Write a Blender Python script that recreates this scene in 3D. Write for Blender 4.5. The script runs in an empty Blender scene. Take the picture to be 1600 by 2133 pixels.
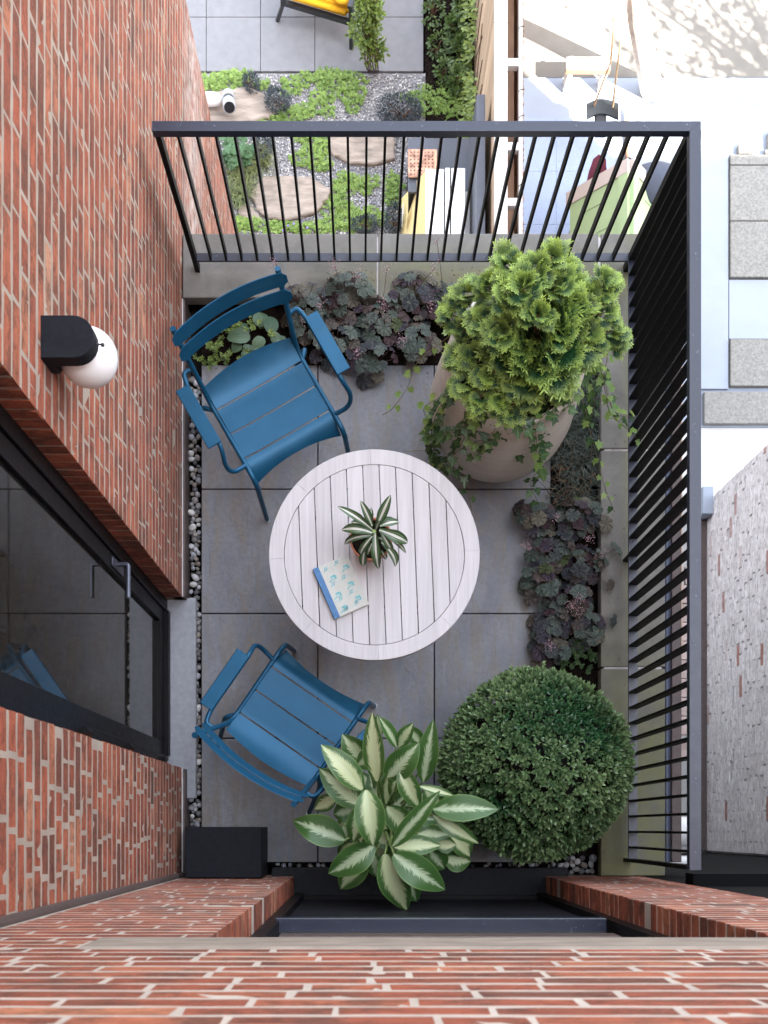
import bpy, bmesh, math, random
import numpy as np
from mathutils import Vector, Matrix, Euler

# ------------------------------------------------------------------ camera, sky, sun, exposure
scene = bpy.context.scene
CAMH, FPX, NX, NY = 5.2, 2070.0, 752.0, 1725.0      # camera height above the balcony floor
cam_d = bpy.data.cameras.new('camera')
cam = bpy.data.objects.new('camera', cam_d)
scene.collection.objects.link(cam)
cam.location = (0, 0, CAMH)
cam.rotation_euler = (0, 0, 0)
cam_d.sensor_fit = 'HORIZONTAL'
cam_d.sensor_width = 36.0
cam_d.lens = FPX / 1600 * 36.0
cam_d.shift_x = (800 - NX) / 1600
cam_d.shift_y = (NY - 1066.5) / 1600
cam_d.clip_start = 0.05
cam_d.clip_end = 400
cam_d.dof.use_dof = True
cam_d.dof.focus_distance = 4.75
cam_d.dof.aperture_fstop = 9.0
scene.camera = cam

SUN_EL = math.radians(47)
SUN_AZ = math.atan2(0.72, -0.69)                     # sun stands behind the house, to the right
world = bpy.data.worlds.new('World')
scene.world = world
world.use_nodes = True
wn = world.node_tree.nodes
wl = world.node_tree.links
bg = wn['Background']
sky = wn.new('ShaderNodeTexSky')
sky.sky_type = 'NISHITA'
sky.sun_disc = False
sky.sun_elevation = SUN_EL
sky.sun_rotation = SUN_AZ
sky.air_density = 1.0
sky.dust_density = 2.0
sky.ozone_density = 1.0
hsv = wn.new('ShaderNodeHueSaturation')
hsv.inputs['Saturation'].default_value = 0.34
wl.new(sky.outputs[0], hsv.inputs['Color'])
wl.new(hsv.outputs[0], bg.inputs[0])
bg.inputs[1].default_value = 0.13
sd = bpy.data.lights.new('sun', 'SUN')
sd.energy = 4.5
sd.angle = math.radians(0.5)
sd.color = (1.0, 0.94, 0.85)
sun = bpy.data.objects.new('sun', sd)
scene.collection.objects.link(sun)
sdir = Vector((math.sin(SUN_AZ) * math.cos(SUN_EL), math.cos(SUN_AZ) * math.cos(SUN_EL), math.sin(SUN_EL)))
sun.rotation_euler = sdir.to_track_quat('Z', 'Y').to_euler()
sun.location = (12, -12, 20)
scene.view_settings.view_transform = 'Standard'
scene.view_settings.look = 'None'
scene.view_settings.gamma = 1.0
scene.view_settings.use_curve_mapping = False
scene.view_settings.exposure = 3.4

# ------------------------------------------------------------------ helpers
rng = random.Random(7)
nrg = np.random.default_rng(7)
COL = scene.collection
WL = {}                                              # world location of each parent

def U(a, b): return rng.uniform(a, b)

def P(px, py, z):
    d = CAMH - z
    return Vector(((px - NX) * d / FPX, (NY - py) * d / FPX, z))

def proj(x, y, z):
    d = CAMH - z
    return NX + FPX * x / d, NY - FPX * y / d

def thing(name, label, cat, loc=(0, 0, 0), group=None):
    o = bpy.data.objects.new(name, None)
    o.empty_display_size = 0.05
    COL.objects.link(o)
    o.location = loc
    WL[o.name] = Vector(loc)
    o['label'] = label
    o['category'] = cat
    if group: o['group'] = group
    return o

def link(name, me, parent=None, mat=None, kind=None, label=None, cat=None, group=None, smooth=False):
    """link a mesh whose vertices are in world space"""
    o = bpy.data.objects.new(name, me)
    COL.objects.link(o)
    if mat is not None:
        me.materials.append(mat)
    if smooth:
        me.polygons.foreach_set('use_smooth', [True] * len(me.polygons))
    if parent is not None:
        w = WL[parent.name]
        if w.length > 0:
            me.transform(Matrix.Translation(-w))
        o.parent = parent
        WL[o.name] = w
    else:
        WL[o.name] = Vector((0, 0, 0))
    if kind: o['kind'] = kind
    if label: o['label'] = label
    if cat: o['category'] = cat
    if group: o['group'] = group
    return o

def place(name, me, M, parent, label=None):
    """another object sharing mesh me, at world matrix M"""
    o = bpy.data.objects.new(name, me)
    COL.objects.link(o)
    o.parent = parent
    o.matrix_basis = Matrix.Translation(-WL[parent.name]) @ M
    if label: o['label'] = label
    return o

class MB:
    def __init__(s): s.v = []; s.f = []
    def add(s, v, f):
        n = len(s.v)
        s.v += [tuple(p) for p in v]
        s.f += [tuple(i + n for i in q) for q in f]
        return s
    def box(s, x0, x1, y0, y1, z0, z1, b=0.0, M=None):
        if b <= 0:
            v = [(x, y, z) for z in (z0, z1) for y in (y0, y1) for x in (x0, x1)]
            f = [(0, 2, 3, 1), (4, 5, 7, 6), (0, 1, 5, 4), (2, 6, 7, 3), (0, 4, 6, 2), (1, 3, 7, 5)]
        else:
            bm = bmesh.new()
            bmesh.ops.create_cube(bm, size=1)
            for q in bm.verts:
                q.co = (x0 if q.co.x < 0 else x1, y0 if q.co.y < 0 else y1, z0 if q.co.z < 0 else z1)
            bmesh.ops.bevel(bm, geom=bm.edges[:], offset=b, segments=1, affect='EDGES')
            bm.verts.index_update()
            v = [tuple(q.co) for q in bm.verts]
            f = [tuple(q.index for q in p.verts) for p in bm.faces]
            bm.free()
        if M is not None: v = [tuple(M @ Vector(p)) for p in v]
        return s.add(v, f)
    def tube(s, pts, r, n=10, cap=True):
        pts = [Vector(p) for p in pts]
        rr = r if isinstance(r, (list, tuple)) else [r] * len(pts)
        v, f = [], []
        t0 = (pts[1] - pts[0]).normalized()
        a = t0.orthogonal().normalized()
        for i, p in enumerate(pts):
            t = (pts[min(i + 1, len(pts) - 1)] - pts[max(i - 1, 0)])
            t = t.normalized() if t.length > 1e-9 else t0
            a = (a - t * a.dot(t))
            a = a.normalized() if a.length > 1e-6 else t.orthogonal().normalized()
            b = t.cross(a)
            for k in range(n):
                w = 2 * math.pi * k / n
                v.append(p + (a * math.cos(w) + b * math.sin(w)) * rr[i])
        for i in range(len(pts) - 1):
            for k in range(n):
                f.append((i * n + k, i * n + (k + 1) % n, (i + 1) * n + (k + 1) % n, (i + 1) * n + k))
        if cap:
            f.append(tuple(range(n - 1, -1, -1)))
            f.append(tuple((len(pts) - 1) * n + k for k in range(n)))
        return s.add(v, f)
    def lathe(s, prof, c=(0, 0, 0), n=32, cap0=True, cap1=True):
        v, f = [], []
        for (r, z) in prof:
            for k in range(n):
                w = 2 * math.pi * k / n
                v.append((c[0] + r * math.cos(w), c[1] + r * math.sin(w), c[2] + z))
        for i in range(len(prof) - 1):
            for k in range(n):
                f.append((i * n + k, i * n + (k + 1) % n, (i + 1) * n + (k + 1) % n, (i + 1) * n + k))
        if cap0: f.append(tuple(range(n - 1, -1, -1)))
        if cap1: f.append(tuple((len(prof) - 1) * n + k for k in range(n)))
        return s.add(v, f)
    def prism(s, poly, z0, z1, ch=0.0):
        """poly counter-clockwise (x, y); ch chamfers the top edge"""
        n = len(poly)
        c = (sum(p[0] for p in poly) / n, sum(p[1] for p in poly) / n)
        def inset(p):
            d = math.hypot(p[0] - c[0], p[1] - c[1]) or 1
            k = max(0, 1 - ch * 1.3 / d)
            return (c[0] + (p[0] - c[0]) * k, c[1] + (p[1] - c[1]) * k)
        v = [(x, y, z0) for x, y in poly] + [(x, y, z1 - ch) for x, y in poly]
        f = [tuple(range(n - 1, -1, -1))] + [(i, (i + 1) % n, n + (i + 1) % n, n + i) for i in range(n)]
        if ch > 0:
            v += [(*inset(p), z1) for p in poly]
            f += [(n + i, n + (i + 1) % n, 2 * n + (i + 1) % n, 2 * n + i) for i in range(n)]
            f.append(tuple(range(2 * n, 3 * n)))
        else:
            f.append(tuple(range(n, 2 * n)))
        return s.add(v, f)
    def ball(s, c, r, n=16, m=10, sq=(1, 1, 1)):
        prof = [(max(1e-4, math.sin(math.pi * i / m)) * 1.0, -math.cos(math.pi * i / m)) for i in range(m + 1)]
        t = MB().lathe(prof, n=n)
        return s.add([(c[0] + p[0] * r * sq[0], c[1] + p[1] * r * sq[1], c[2] + p[2] * r * sq[2]) for p in t.v], t.f)
    def mesh(s, name):
        me = bpy.data.meshes.new(name)
        me.from_pydata(s.v, [], s.f)
        me.update()
        return me
    def build(s, name, mat, parent=None, smooth=False, **k):
        o = link(name, s.mesh(name), parent, mat, smooth=smooth, **k)
        if smooth:
            try: o.data.set_sharp_from_angle(angle=math.radians(40))
            except Exception: pass
        return o

def fillet(pts, r, n=6):
    pts = [Vector(p) for p in pts]
    out = [pts[0]]
    for i in range(1, len(pts) - 1):
        a, b, c = pts[i - 1], pts[i], pts[i + 1]
        ra = min(r, (a - b).length * 0.49, (c - b).length * 0.49)
        p0 = b + (a - b).normalized() * ra
        p1 = b + (c - b).normalized() * ra
        for k in range(n + 1):
            t = k / n
            out.append(p0 * (1 - t) ** 2 + b * 2 * t * (1 - t) + p1 * t * t)
    out.append(pts[-1])
    return out

def np_mesh(name, v, tris, attrs=None):
    me = bpy.data.meshes.new(name)
    v = np.asarray(v, dtype=np.float32)
    tris = np.asarray(tris, dtype=np.int32)
    me.vertices.add(len(v))
    me.vertices.foreach_set('co', v.ravel())
    me.loops.add(len(tris) * 3)
    me.loops.foreach_set('vertex_index', tris.ravel())
    me.polygons.add(len(tris))
    me.polygons.foreach_set('loop_start', np.arange(0, len(tris) * 3, 3, dtype=np.int32))
    try: me.polygons.foreach_set('loop_total', np.full(len(tris), 3, dtype=np.int32))
    except Exception: pass
    me.update(calc_edges=True)
    for k, a in (attrs or {}).items():
        at = me.attributes.new(k, 'FLOAT', 'POINT')
        at.data.foreach_set('value', np.asarray(a, dtype=np.float32))
    return me

def scatter_mesh(name, tv, tt, Ms, tint=None, tip=None):
    """one joined mesh: template verts tv (n,3), tris tt, placed by Ms (k,4,4)"""
    tv = np.asarray(tv, float); tt = np.asarray(tt); Ms = np.asarray(Ms, float)
    k, n = len(Ms), len(tv)
    h = np.concatenate([tv, np.ones((n, 1))], 1)
    v = np.einsum('kij,nj->kni', Ms, h)[:, :, :3].reshape(-1, 3)
    t = (tt[None] + (np.arange(k) * n)[:, None, None]).reshape(-1, 3)
    if tint is None: tint = nrg.random(k)
    at = {'tint': np.repeat(np.asarray(tint), n)}
    at['tipv'] = np.tile(np.asarray(tip if tip is not None else np.zeros(n)), k)
    return np_mesh(name, v, t, at)

def frame(pos, fwd, up, s=1.0, sx=None):
    """4x4: local y along fwd, local z near up"""
    y = np.asarray(fwd, float); y = y / (np.linalg.norm(y) + 1e-9)
    u = np.asarray(up, float)
    x = np.cross(y, u); nx = np.linalg.norm(x)
    x = x / nx if nx > 1e-6 else np.cross(y, [0.3, 0.9, 0.1])
    x = x / (np.linalg.norm(x) + 1e-9)
    z = np.cross(x, y)
    M = np.eye(4)
    M[:3, 0] = x * (s if sx is None else sx); M[:3, 1] = y * s; M[:3, 2] = z * s
    M[:3, 3] = pos
    return M

def rdir():
    v = nrg.normal(size=3)
    return v / np.linalg.norm(v)

# ------------------------------------------------------------------ materials
class N:
    def __init__(s, name):
        s.m = bpy.data.materials.new(name)
        s.m.use_nodes = True
        s.t = s.m.node_tree
        s.b = s.t.nodes['Principled BSDF']
        s.out = s.t.nodes['Material Output']
    def n(s, typ, **k):
        x = s.t.nodes.new(typ)
        for a, v in k.items(): setattr(x, a, v)
        return x
    def l(s, a, b): s.t.links.new(a, b)
    def pos(s, sc=(1, 1, 1), rot=(0, 0, 0), obj=False):
        if obj: g = s.n('ShaderNodeTexCoord').outputs['Object']
        else: g = s.n('ShaderNodeNewGeometry').outputs['Position']
        m = s.n('ShaderNodeMapping')
        m.inputs['Scale'].default_value = sc
        m.inputs['Rotation'].default_value = rot
        s.l(g, m.inputs[0])
        return m.outputs[0]
    def noise(s, vec, scale, detail=4, rough=0.55, dist=0.0):
        x = s.n('ShaderNodeTexNoise')
        x.inputs['Scale'].default_value = scale
        x.inputs['Detail'].default_value = detail
        x.inputs['Roughness'].default_value = rough
        x.inputs['Distortion'].default_value = dist
        if vec is not None: s.l(vec, x.inputs['Vector'])
        return x.outputs[0]
    def ramp(s, fac, stops, interp='LINEAR'):
        x = s.n('ShaderNodeValToRGB')
        x.color_ramp.interpolation = interp
        el = x.color_ramp.elements
        while len(el) < len(stops): el.new(0.5)
        for e, (p, c) in zip(el, stops):
            e.position = p
            e.color = (*c, 1) if len(c) == 3 else c
        s.l(fac, x.inputs[0])
        return x.outputs[0]
    def math(s, op, a, b=None, c=None, clamp=False):
        x = s.n('ShaderNodeMath', operation=op, use_clamp=clamp)
        for i, q in enumerate((a, b, c)):
            if q is None: continue
            if isinstance(q, (int, float)): x.inputs[i].default_value = q
            else: s.l(q, x.inputs[i])
        return x.outputs[0]
    def mix(s, fac, a, b, mode='MIX'):
        x = s.n('ShaderNodeMix', data_type='RGBA', blend_type=mode)
        for i, q in ((0, fac), (6, a), (7, b)):
            if isinstance(q, (int, float)): x.inputs[i].default_value = q
            elif isinstance(q, tuple): x.inputs[i].default_value = (*q, 1)
            else: s.l(q, x.inputs[i])
        return x.outputs[2]
    def attr(s, name):
        return s.n('ShaderNodeAttribute', attribute_name=name).outputs['Fac']
    def rnd(s):
        a = s.n('ShaderNodeObjectInfo').outputs['Random']
        b = s.n('ShaderNodeNewGeometry').outputs['Random Per Island']
        return s.math('FRACT', s.math('ADD', a, b))
    def bump(s, h, strength=0.3, dist=0.01):
        x = s.n('ShaderNodeBump')
        x.inputs['Strength'].default_value = strength
        x.inputs['Distance'].default_value = dist
        s.l(h, x.inputs['Height'])
        s.l(x.outputs[0], s.b.inputs['Normal'])
    def val(s, key, v):
        if isinstance(v, (int, float)): s.b.inputs[key].default_value = v
        elif isinstance(v, tuple): s.b.inputs[key].default_value = (*v, 1)
        else: s.l(v, s.b.inputs[key])

def simple(name, c, rough=0.5, metal=0.0, var=0.12, sc=30, bump=0.05, spec=0.5, stretch=(1, 1, 1), rvar=0.0):
    m = N(name)
    v = m.pos(stretch)
    nz = m.noise(v, sc, 5)
    lo = tuple(x * (1 - var) for x in c); hi = tuple(min(1, x * (1 + var)) for x in c)
    col = m.ramp(nz, [(0.3, lo), (0.7, hi)])
    if rvar:
        k = m.math('MULTIPLY_ADD', m.rnd(), rvar, 1 - rvar / 2)
        col = m.mix(1.0, col, m.n_comb(k) if hasattr(m, 'n_comb') else k, 'MULTIPLY')
    m.val('Base Color', col)
    m.val('Roughness', m.math('MULTIPLY_ADD', nz, 0.25, rough - 0.12))
    m.val('Metallic', metal)
    m.b.inputs['Specular IOR Level'].default_value = spec
    if bump: m.bump(m.noise(v, sc * 3, 3), bump, 0.004)
    return m.m

def brick_mat(name, stops, dirt=0.5, white=None):
    m = N(name)
    r = m.rnd()
    col = m.ramp(r, stops)
    p = m.pos()
    big = m.noise(p, 9, 4, 0.6)
    fine = m.noise(m.pos((0.8, 0.8, 1.2)), 60, 6, 0.72)
    # soot and scuffs
    sm = m.math('MULTIPLY', m.ramp(m.math('ADD', m.math('MULTIPLY', big, 0.6), m.math('MULTIPLY', fine, 0.5)), [(0.50, (0, 0, 0)), (0.66, (1, 1, 1))]), dirt)
    col = m.mix(sm, col, (0.075, 0.032, 0.022))
    pat = m.noise(m.pos((0.55, 0.55, 1.5)), 24, 6, 0.75, 0.6)
    kk = m.ramp(pat, [(0.32, (0.60, 0.53, 0.50)), (0.48, (1.12, 1.08, 1.04)), (0.66, (1.42, 1.42, 1.40))])
    col = m.mix(1.0, col, kk, 'MULTIPLY')
    f2 = m.noise(p, 110, 3, 0.7)
    col = m.mix(m.ramp(f2, [(0.60, (0, 0, 0)), (0.74, (0.6, 0.6, 0.6))]), col, (0.42, 0.22, 0.14))
    if white:
        g = m.n('ShaderNodeNewGeometry').outputs['Position']
        sx = m.n('ShaderNodeSeparateXYZ'); m.l(g, sx.inputs[0])
        band = m.math('SUBTRACT', 1.0, m.math('DIVIDE', m.math('ABSOLUTE', m.math('SUBTRACT', sx.outputs['Z'], white[0])), white[1]), clamp=True)
        band = m.math('MULTIPLY', band, m.math('GREATER_THAN', sx.outputs['Y'], white[2]))
        wf = m.math('MULTIPLY', band, m.ramp(m.noise(p, 14, 5, 0.7), [(0.35, (0, 0, 0)), (0.62, (1, 1, 1))]), clamp=True)
        col = m.mix(m.math('MULTIPLY', wf, 0.75), col, (0.66, 0.58, 0.54))
    m.val('Base Color', col)
    m.val('Roughness', 0.85)
    m.bump(m.math('ADD', fine, m.math('MULTIPLY', big, 0.8)), 0.5, 0.006)
    return m.m

def leaf_mat(name, dark, light, rough=0.4, trans=0.2, hue=0.0):
    m = N(name)
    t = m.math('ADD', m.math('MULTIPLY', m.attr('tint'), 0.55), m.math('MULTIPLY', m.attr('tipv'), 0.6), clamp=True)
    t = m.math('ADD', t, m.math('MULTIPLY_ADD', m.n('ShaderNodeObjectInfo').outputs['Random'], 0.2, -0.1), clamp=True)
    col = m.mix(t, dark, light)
    m.val('Base Color', col)
    m.val('Roughness', rough)
    add_trans(m, col, trans)
    return m.m

def add_trans(m, col, trans):
    tr = m.n('ShaderNodeBsdfTranslucent')
    if isinstance(col, tuple): tr.inputs[0].default_value = (*col, 1)
    else: m.l(col, tr.inputs[0])
    mx = m.n('ShaderNodeMixShader')
    mx.inputs[0].default_value = trans
    m.l(m.b.outputs[0], mx.inputs[1]); m.l(tr.outputs[0], mx.inputs[2])
    m.l(mx.outputs[0], m.out.inputs[0])

MAT = {}
MAT['brick'] = brick_mat('red_brick', [(0.0, (0.12, 0.045, 0.030)), (0.045, (0.18, 0.052, 0.030)), (0.16, (0.235, 0.060, 0.031)), (0.62, (0.285, 0.073, 0.037)), (0.90, (0.325, 0.098, 0.050)), (0.97, (0.37, 0.14, 0.075)), (1.0, (0.42, 0.21, 0.13))], 0.8, (-0.25, 0.42, 2.9))
MAT['wash_brick'] = brick_mat('whitewashed_brick', [(0.0, (0.60, 0.575, 0.59)), (0.45, (0.66, 0.635, 0.65)), (0.98, (0.70, 0.675, 0.69)), (0.988, (0.40, 0.27, 0.25)), (1.0, (0.36, 0.18, 0.15))], 0.18)
MAT['shade_black'] = simple('painted_shade_black', (0.004, 0.004, 0.0045), 0.9, var=0.3, spec=0.2)  # near-black colour carries the deep shade of the surfaces using it
def mortar_mat(name, a, b):
    m = N(name)
    p = m.pos()
    n1 = m.noise(p, 7, 4); n2 = m.noise(p, 180, 4, 0.7)
    m.val('Base Color', m.mix(m.math('MULTIPLY_ADD', n2, 0.75, -0.22, clamp=True), m.ramp(n1, [(0.3, a), (0.7, b)]), (0.22, 0.18, 0.15)))
    m.val('Roughness', 0.95)
    m.bump(n2, 0.6, 0.004)
    return m.m
MAT['mortar'] = mortar_mat('beige_mortar', (0.32, 0.262, 0.212), (0.45, 0.375, 0.305))
MAT['pale_mortar'] = mortar_mat('pale_mortar', (0.47, 0.40, 0.345), (0.62, 0.54, 0.47))
MAT['grey_mortar'] = mortar_mat('grey_mortar', (0.52, 0.50, 0.50), (0.64, 0.61, 0.62))
MAT['massing'] = simple('upper_brickwork', (0.30, 0.12, 0.085), 0.9, var=0.3, sc=6)

def slate_mat():
    m = N('bluestone')
    p = m.pos()
    r = m.rnd()
    n1 = m.noise(m.pos((1.6, 1, 1)), 2.2, 6, 0.6, 0.6)
    n2 = m.noise(p, 40, 6, 0.65)
    n3 = m.noise(m.pos((3.0, 0.7, 1), (0, 0, 0.25)), 5, 5, 0.6, 1.2)
    base = m.mix(m.math('MULTIPLY_ADD', n1, 2.0, -0.55, clamp=True), (0.160, 0.174, 0.208), (0.335, 0.34, 0.355))
    base = m.mix(m.ramp(n3, [(0.44, (0, 0, 0)), (0.66, (0.85, 0.85, 0.85))]), base, (0.25, 0.22, 0.185))
    base = m.mix(m.ramp(n2, [(0.35, (0.35, 0.35, 0.35)), (0.6, (0, 0, 0))]), base, (0.13, 0.13, 0.145))
    k = m.math('MULTIPLY_ADD', r, 0.25, 0.87)
    base = m.mix(1.0, base, k, 'MULTIPLY')
    m.val('Base Color', base)
    m.val('Roughness', m.math('MULTIPLY_ADD', n2, 0.3, 0.38))
    vein = m.n('ShaderNodeTexVoronoi', feature='DISTANCE_TO_EDGE')
    vein.inputs['Scale'].default_value = 2.6
    wp = m.n('ShaderNodeVectorMath', operation='ADD')
    nzv = m.n('ShaderNodeTexNoise'); nzv.inputs['Scale'].default_value = 4.0; nzv.inputs['Detail'].default_value = 5
    m.l(p, nzv.inputs['Vector']); m.l(p, wp.inputs[0])
    sc = m.n('ShaderNodeVectorMath', operation='SCALE'); sc.inputs['Scale'].default_value = 0.9
    m.l(nzv.outputs['Color'], sc.inputs[0]); m.l(sc.outputs[0], wp.inputs[1]); m.l(wp.outputs[0], vein.inputs['Vector'])
    ridge = m.ramp(vein.outputs[0], [(0.0, (0, 0, 0)), (0.02, (1, 1, 1))])
    m.bump(m.math('ADD', m.math('MULTIPLY', ridge, 0.25), m.math('ADD', m.math('MULTIPLY', n2, 0.3), m.math('MULTIPLY', n3, 0.9))), 0.35, 0.012)
    return m.m
MAT['slate'] = slate_mat()

def coping_mat():
    m = N('mossy_bluestone')
    p = m.pos()
    n1 = m.noise(p, 3.0, 5, 0.6); n2 = m.noise(p, 90, 5, 0.7); n3 = m.noise(p, 7, 6, 0.65, 0.5)
    base = m.mix(m.math('MULTIPLY_ADD', m.math('ADD', n1, n3), 1.5, -1.0, clamp=True), (0.12, 0.114, 0.10), (0.275, 0.26, 0.235))
    base = m.mix(m.math('MULTIPLY', n2, 0.35), base, (0.12, 0.115, 0.11))
    sx = m.n('ShaderNodeSeparateXYZ'); m.l(m.n('ShaderNodeNewGeometry').outputs['Position'], sx.inputs[0])
    # algae: the damp foot of the right arm and the strip along the back railing
    low = m.math('MULTIPLY_ADD', sx.outputs['Y'], -1.4, 1.65, clamp=True)
    bk = m.math('SUBTRACT', 1.0, m.math('MULTIPLY', m.math('ABSOLUTE', m.math('SUBTRACT', sx.outputs['Y'], 2.82)), 5.0), clamp=True)
    edge = m.math('SUBTRACT', 1.0, m.math('MULTIPLY', m.math('ABSOLUTE', m.math('SUBTRACT', sx.outputs['X'], 1.385)), 18.0), clamp=True)
    right = m.math('MULTIPLY_ADD', sx.outputs['X'], 1.4, 0.6, clamp=True)
    al = m.math('MAXIMUM', m.math('MULTIPLY', low, m.math('GREATER_THAN', sx.outputs['X'], 1.0)), m.math('MAXIMUM', m.math('MULTIPLY', bk, right), m.math('MULTIPLY', edge, 0.8)))
    al = m.math('MULTIPLY', al, m.ramp(n3, [(0.25, (0.12, 0.12, 0.12)), (0.56, (1, 1, 1))]))
    base = m.mix(m.math('MULTIPLY', al, 0.72), base, m.mix(n3, (0.075, 0.085, 0.030), (0.20, 0.20, 0.060)))
    m.val('Base Color', base)
    m.val('Roughness', 0.8)
    m.bump(n2, 0.25, 0.004)
    return m.m
MAT['coping'] = coping_mat()

def wood_mat(name, a, b, sc=26, rot=0.04, rough=0.6, rv=0.10, axis='Y', knots=False):
    m = N(name)
    st = {'Y': (1, 0.035, 1), 'X': (0.035, 1, 1), 'Z': (1, 1, 0.035)}[axis]
    g = m.noise(m.pos(st, (0, 0, rot)), sc * 2.2, 8, 0.7)
    g2 = m.noise(m.pos(st, (0, 0, rot)), sc * 0.4, 4, 0.6)
    col = m.ramp(m.math('MULTIPLY_ADD', g, 0.65, m.math('MULTIPLY', g2, 0.35)), [(0.30, a), (0.66, b)])
    k = m.math('MULTIPLY_ADD', m.rnd(), rv, 1 - rv / 2)
    col = m.mix(1.0, col, k, 'MULTIPLY')
    m.val('Base Color', col)
    m.val('Roughness', rough)
    m.bump(g, 0.12, 0.004)
    return m.m
MAT['table'] = wood_mat('limed_timber', (0.42, 0.40, 0.405), (0.61, 0.585, 0.59))
MAT['fence_cap'] = wood_mat('pale_fence_timber', (0.34, 0.315, 0.30), (0.58, 0.55, 0.53), 14)
MAT['fence'] = wood_mat('tan_fence_board', (0.36, 0.24, 0.15), (0.55, 0.40, 0.28), 10, axis='Z', rv=0.35)
MAT['brown_wood'] = wood_mat('brown_timber', (0.16, 0.085, 0.05), (0.34, 0.20, 0.12), 10, rv=0.3)
MAT['pink_wood'] = wood_mat('weathered_board', (0.36, 0.27, 0.24), (0.58, 0.47, 0.43), 8, axis='X', rv=0.3)

MAT['black'] = simple('black_metal', (0.013, 0.014, 0.017), 0.42, var=0.25, sc=60, bump=0.03, spec=0.7)
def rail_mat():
    m = N('sky_tinted_rail_paint')
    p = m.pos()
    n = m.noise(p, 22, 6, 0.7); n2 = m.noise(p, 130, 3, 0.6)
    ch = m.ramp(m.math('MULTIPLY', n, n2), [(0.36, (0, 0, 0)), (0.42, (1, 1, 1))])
    m.val('Base Color', m.mix(m.math('MULTIPLY', ch, 0.5), (0.008, 0.012, 0.032), (0.20, 0.21, 0.26)))  # blue in the base colour stands in for sky reflected on the rails
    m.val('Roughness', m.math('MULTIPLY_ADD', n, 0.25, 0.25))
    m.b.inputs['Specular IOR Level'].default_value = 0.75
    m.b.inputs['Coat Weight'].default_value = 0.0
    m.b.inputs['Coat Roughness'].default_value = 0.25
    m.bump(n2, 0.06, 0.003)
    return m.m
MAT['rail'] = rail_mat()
MAT['bar'] = simple('shaded_bar_paint', (0.0045, 0.0042, 0.004), 0.5, var=0.3, sc=40, bump=0.03, spec=0.14)  # same railing paint, darker and duller for the shaded uprights
MAT['frame'] = simple('dark_window_frame', (0.008, 0.007, 0.0075), 0.4, var=0.25, sc=40, bump=0.02, spec=0.14)
MAT['box'] = simple('matt_black_box', (0.010, 0.0115, 0.016), 0.55, var=0.25, sc=50, bump=0.03, spec=0.16)
MAT['chair'] = None
def chair_mat():
    m = N('blue_powder_coat')
    p = m.pos()
    n = m.noise(p, 9, 4); f = m.noise(p, 400, 2)
    m.val('Base Color', m.ramp(n, [(0.3, (0.006, 0.070, 0.142)), (0.7, (0.010, 0.088, 0.172))]))
    m.val('Metallic', 0.35)
    w = m.noise(m.pos((1, 1, 1)), 5.5, 6, 0.7, 0.8)
    sp = m.noise(p, 95, 3, 0.7)
    blue = m.ramp(n, [(0.3, (0.007, 0.080, 0.160)), (0.7, (0.011, 0.098, 0.192))])
    blue = m.mix(m.ramp(w, [(0.56, (0, 0, 0)), (0.68, (0.05, 0.05, 0.05))]), blue, (0.16, 0.20, 0.24))
    blue = m.mix(m.ramp(sp, [(0.70, (0, 0, 0)), (0.76, (0.5, 0.5, 0.5))]), blue, (0.22, 0.28, 0.34))
    m.val('Base Color', blue)
    m.b.inputs['Coat Weight'].default_value = 0.15
    m.b.inputs['Coat Roughness'].default_value = 0.25
    m.val('Roughness', m.math('MULTIPLY_ADD', n, 0.12, 0.33))
    m.b.inputs['Specular IOR Level'].default_value = 0.32
    m.bump(f, 0.03, 0.001)
    return m.m
MAT['chair'] = chair_mat()
MAT['glide'] = simple('steel_glide', (0.5, 0.5, 0.5), 0.3, 0.9)
MAT['soil'] = simple('dark_soil', (0.014, 0.010, 0.008), 0.95, var=0.5, sc=60, bump=0.8, spec=0.05)
MAT['under'] = simple('dark_bedding', (0.014, 0.013, 0.012), 0.95, var=0.4, sc=50, bump=0.5, spec=0.05)
MAT['sill'] = simple('concrete_sill', (0.33, 0.34, 0.37), 0.8, var=0.12, sc=40, bump=0.15)
MAT['dark_sill'] = simple('dark_slate_sill', (0.020, 0.0205, 0.024), 0.6, var=0.3, sc=30, bump=0.15, spec=0.18)
MAT['lintel'] = simple('brownstone', (0.27, 0.225, 0.185), 0.85, var=0.25, sc=25, bump=0.3, stretch=(0.3, 1, 1))
MAT['flash'] = simple('brown_flashing', (0.085, 0.060, 0.055), 0.55, var=0.25, sc=30)
MAT['caulk'] = simple('white_caulk', (0.62, 0.60, 0.60), 0.7, var=0.1)
MAT['pot'] = None
def pot_mat():
    m = N('beige_stoneware')
    p = m.pos((1, 1, 1)); band = m.noise(m.pos((0.6, 0.6, 9)), 4, 5, 0.6); n = m.noise(p, 80, 5)
    m.val('Base Color', m.mix(m.math('MULTIPLY', n, 0.3), m.ramp(band, [(0.3, (0.66, 0.615, 0.535)), (0.7, (0.77, 0.73, 0.65))]), (0.26, 0.21, 0.18)))
    m.val('Roughness', 0.75)
    m.bump(m.math('ADD', band, m.math('MULTIPLY', n, 0.3)), 0.15, 0.01)
    return m.m
MAT['pot'] = pot_mat()
MAT['terracotta'] = simple('terracotta', (0.38, 0.13, 0.07), 0.8, var=0.15)
MAT['globe'] = simple('opal_glass', (0.84, 0.82, 0.80), 0.18, var=0.01, bump=0)
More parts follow.
